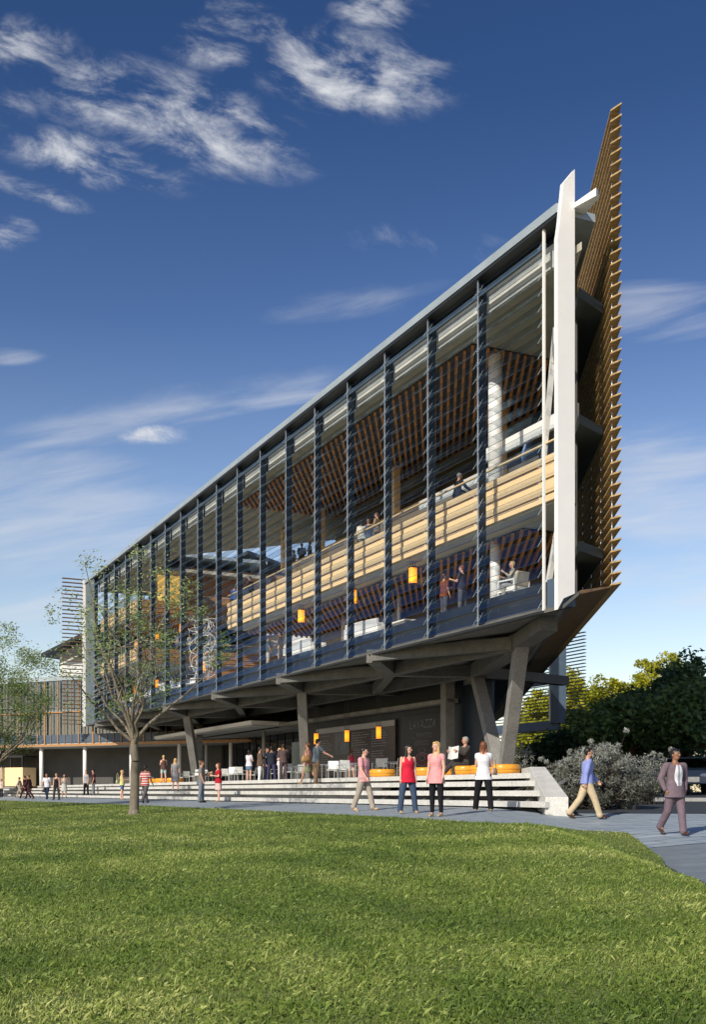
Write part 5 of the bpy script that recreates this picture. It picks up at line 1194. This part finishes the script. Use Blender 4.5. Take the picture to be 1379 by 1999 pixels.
# inside the glass building
F1, F2, F3 = 6.72, 10.6, 13.9
ins = [('grey haired man in a black vest and blue shirt at the upper rail', stp(893, 1.75, F2), -65, 1.78, 'lean', 'm', 'grey', 'short', (.02, .022, .03), (.04, .04, .05), dict(sleeve='long')),
 ('dark haired woman in a white blouse at the upper rail', stp(707, 1.6, F2), 10, 1.72, 'hold', 'm', 'black', 'long', (.7, .68, .6), (.2, .2, .2), dict(fem=True, sleeve='long')),
 ('man facing out between two companions at the upper rail', stp(720, 1.9, F2), 170, 1.8, 'talk', 'm', 'black', 'short', (.08, .1, .16), (.04, .04, .06), {}),
 ('person in a tan jacket at the upper rail, right one of three', stp(737, 1.6, F2), 70, 1.7, 'hold', 'l', 'brown', 'short', (.3, .22, .14), (.06, .05, .05), dict(sleeve='long')),
 ('man in a dark suit behind the glass of the top floor, seen from behind', stp(590, 6.9, F3), 0, 1.8, 'wide', 'm', 'brown', 'short', (.03, .03, .04), (.03, .03, .04), dict(sleeve='long')),
 ('woman in grey left of the dark suit on the top floor', stp(574, 7.0, F3), -60, 1.7, 'hold', 'm', 'brown', 'short', (.14, .11, .11), (.08, .07, .07), dict(fem=True)),
 ('woman in brown right of the dark suit on the top floor', stp(606, 7.0, F3), 70, 1.7, 'hold', 'l', 'red', 'short', (.10, .06, .06), (.07, .05, .05), dict(fem=True)),
 ('person in a bright blue shirt at the left end of the upper rail', stp(456, 1.7, F2), -40, 1.75, 'lean', 'm', 'black', 'short', (.05, .12, .38), (.05, .05, .08), dict(sleeve='long')),
 ('person in black at the upper rail, left of a pair', stp(481, 1.7, F2), -80, 1.72, 'lean', 'd', 'black', 'short', (.02, .02, .03), (.02, .02, .02), dict(sleeve='long')),
 ('person in dark grey at the upper rail, right of a pair', stp(492, 1.7, F2), 80, 1.72, 'lean', 'm', 'black', 'short', (.04, .04, .06), (.02, .02, .02), dict(sleeve='long')),
 ('man in a slate shirt and cream trousers on the lower glazed floor', stp(524, 1.5, F1), -75, 1.8, 'talk', 'm', 'brown', 'short', (.10, .14, .15), (.6, .55, .45), {}),
 ('person in a beige jacket facing the man in cream trousers', stp(548, 1.5, F1), 80, 1.78, 'talk', 'm', 'black', 'short', (.42, .37, .28), (.4, .36, .3), dict(sleeve='long')),
 ('man in a rust brown tee shaking hands on the lower glazed floor', stp(868, 1.4, F1), -60, 1.78, 'talk', 'm', 'brown', 'short', (.23, .07, .04), (.10, .10, .11), {}),
 ('man in a charcoal tee shaking hands on the lower glazed floor', stp(903, 1.4, F1), 60, 1.86, 'talk', 'l', 'red', 'short', (.05, .05, .07), (.11, .12, .14), {}),
 ('left one of two people in pale shirts behind the lawn tree', stp(316, 2.8, F1), -20, 1.78, 'stand', 'm', 'black', 'short', (.55, .6, .62), (.1, .08, .08), {}),
 ('right one of two people in pale shirts behind the lawn tree', stp(338, 2.8, F1), 60, 1.74, 'hold', 'm', 'black', 'short', (.5, .56, .6), (.08, .1, .14), {}),
 ('person in grey on the left cross gallery', P(52.6, 3.9, 10.3), -60, 1.75, 'stand', 'm', 'black', 'short', (.22, .24, .26), (.1, .1, .1), {}),
 ('person in a white shirt on the left cross gallery', P(52.6, 4.9, 10.3), 60, 1.75, 'stand', 'm', 'black', 'short', (.66, .66, .62), (.1, .1, .1), {})]
ig = 'people inside the glass building'
for lab, loc, rz, H, pose, sk, hr, hl, tc1, bc, kw in ins:
    person(lab, loc, math.radians(rz), H, pose, sk, hr, hl, tc1, bc, group=ig, **kw)
person('blonde woman in pale grey sitting in the white armchair', P(3.55, 1.3, F1 + .42), math.radians(90) , 1.72, 'sit2', 'l', 'blonde', 'long', (.36, .35, .31), (.33, .32, .30), fem=True, sleeve='long', group=ig)
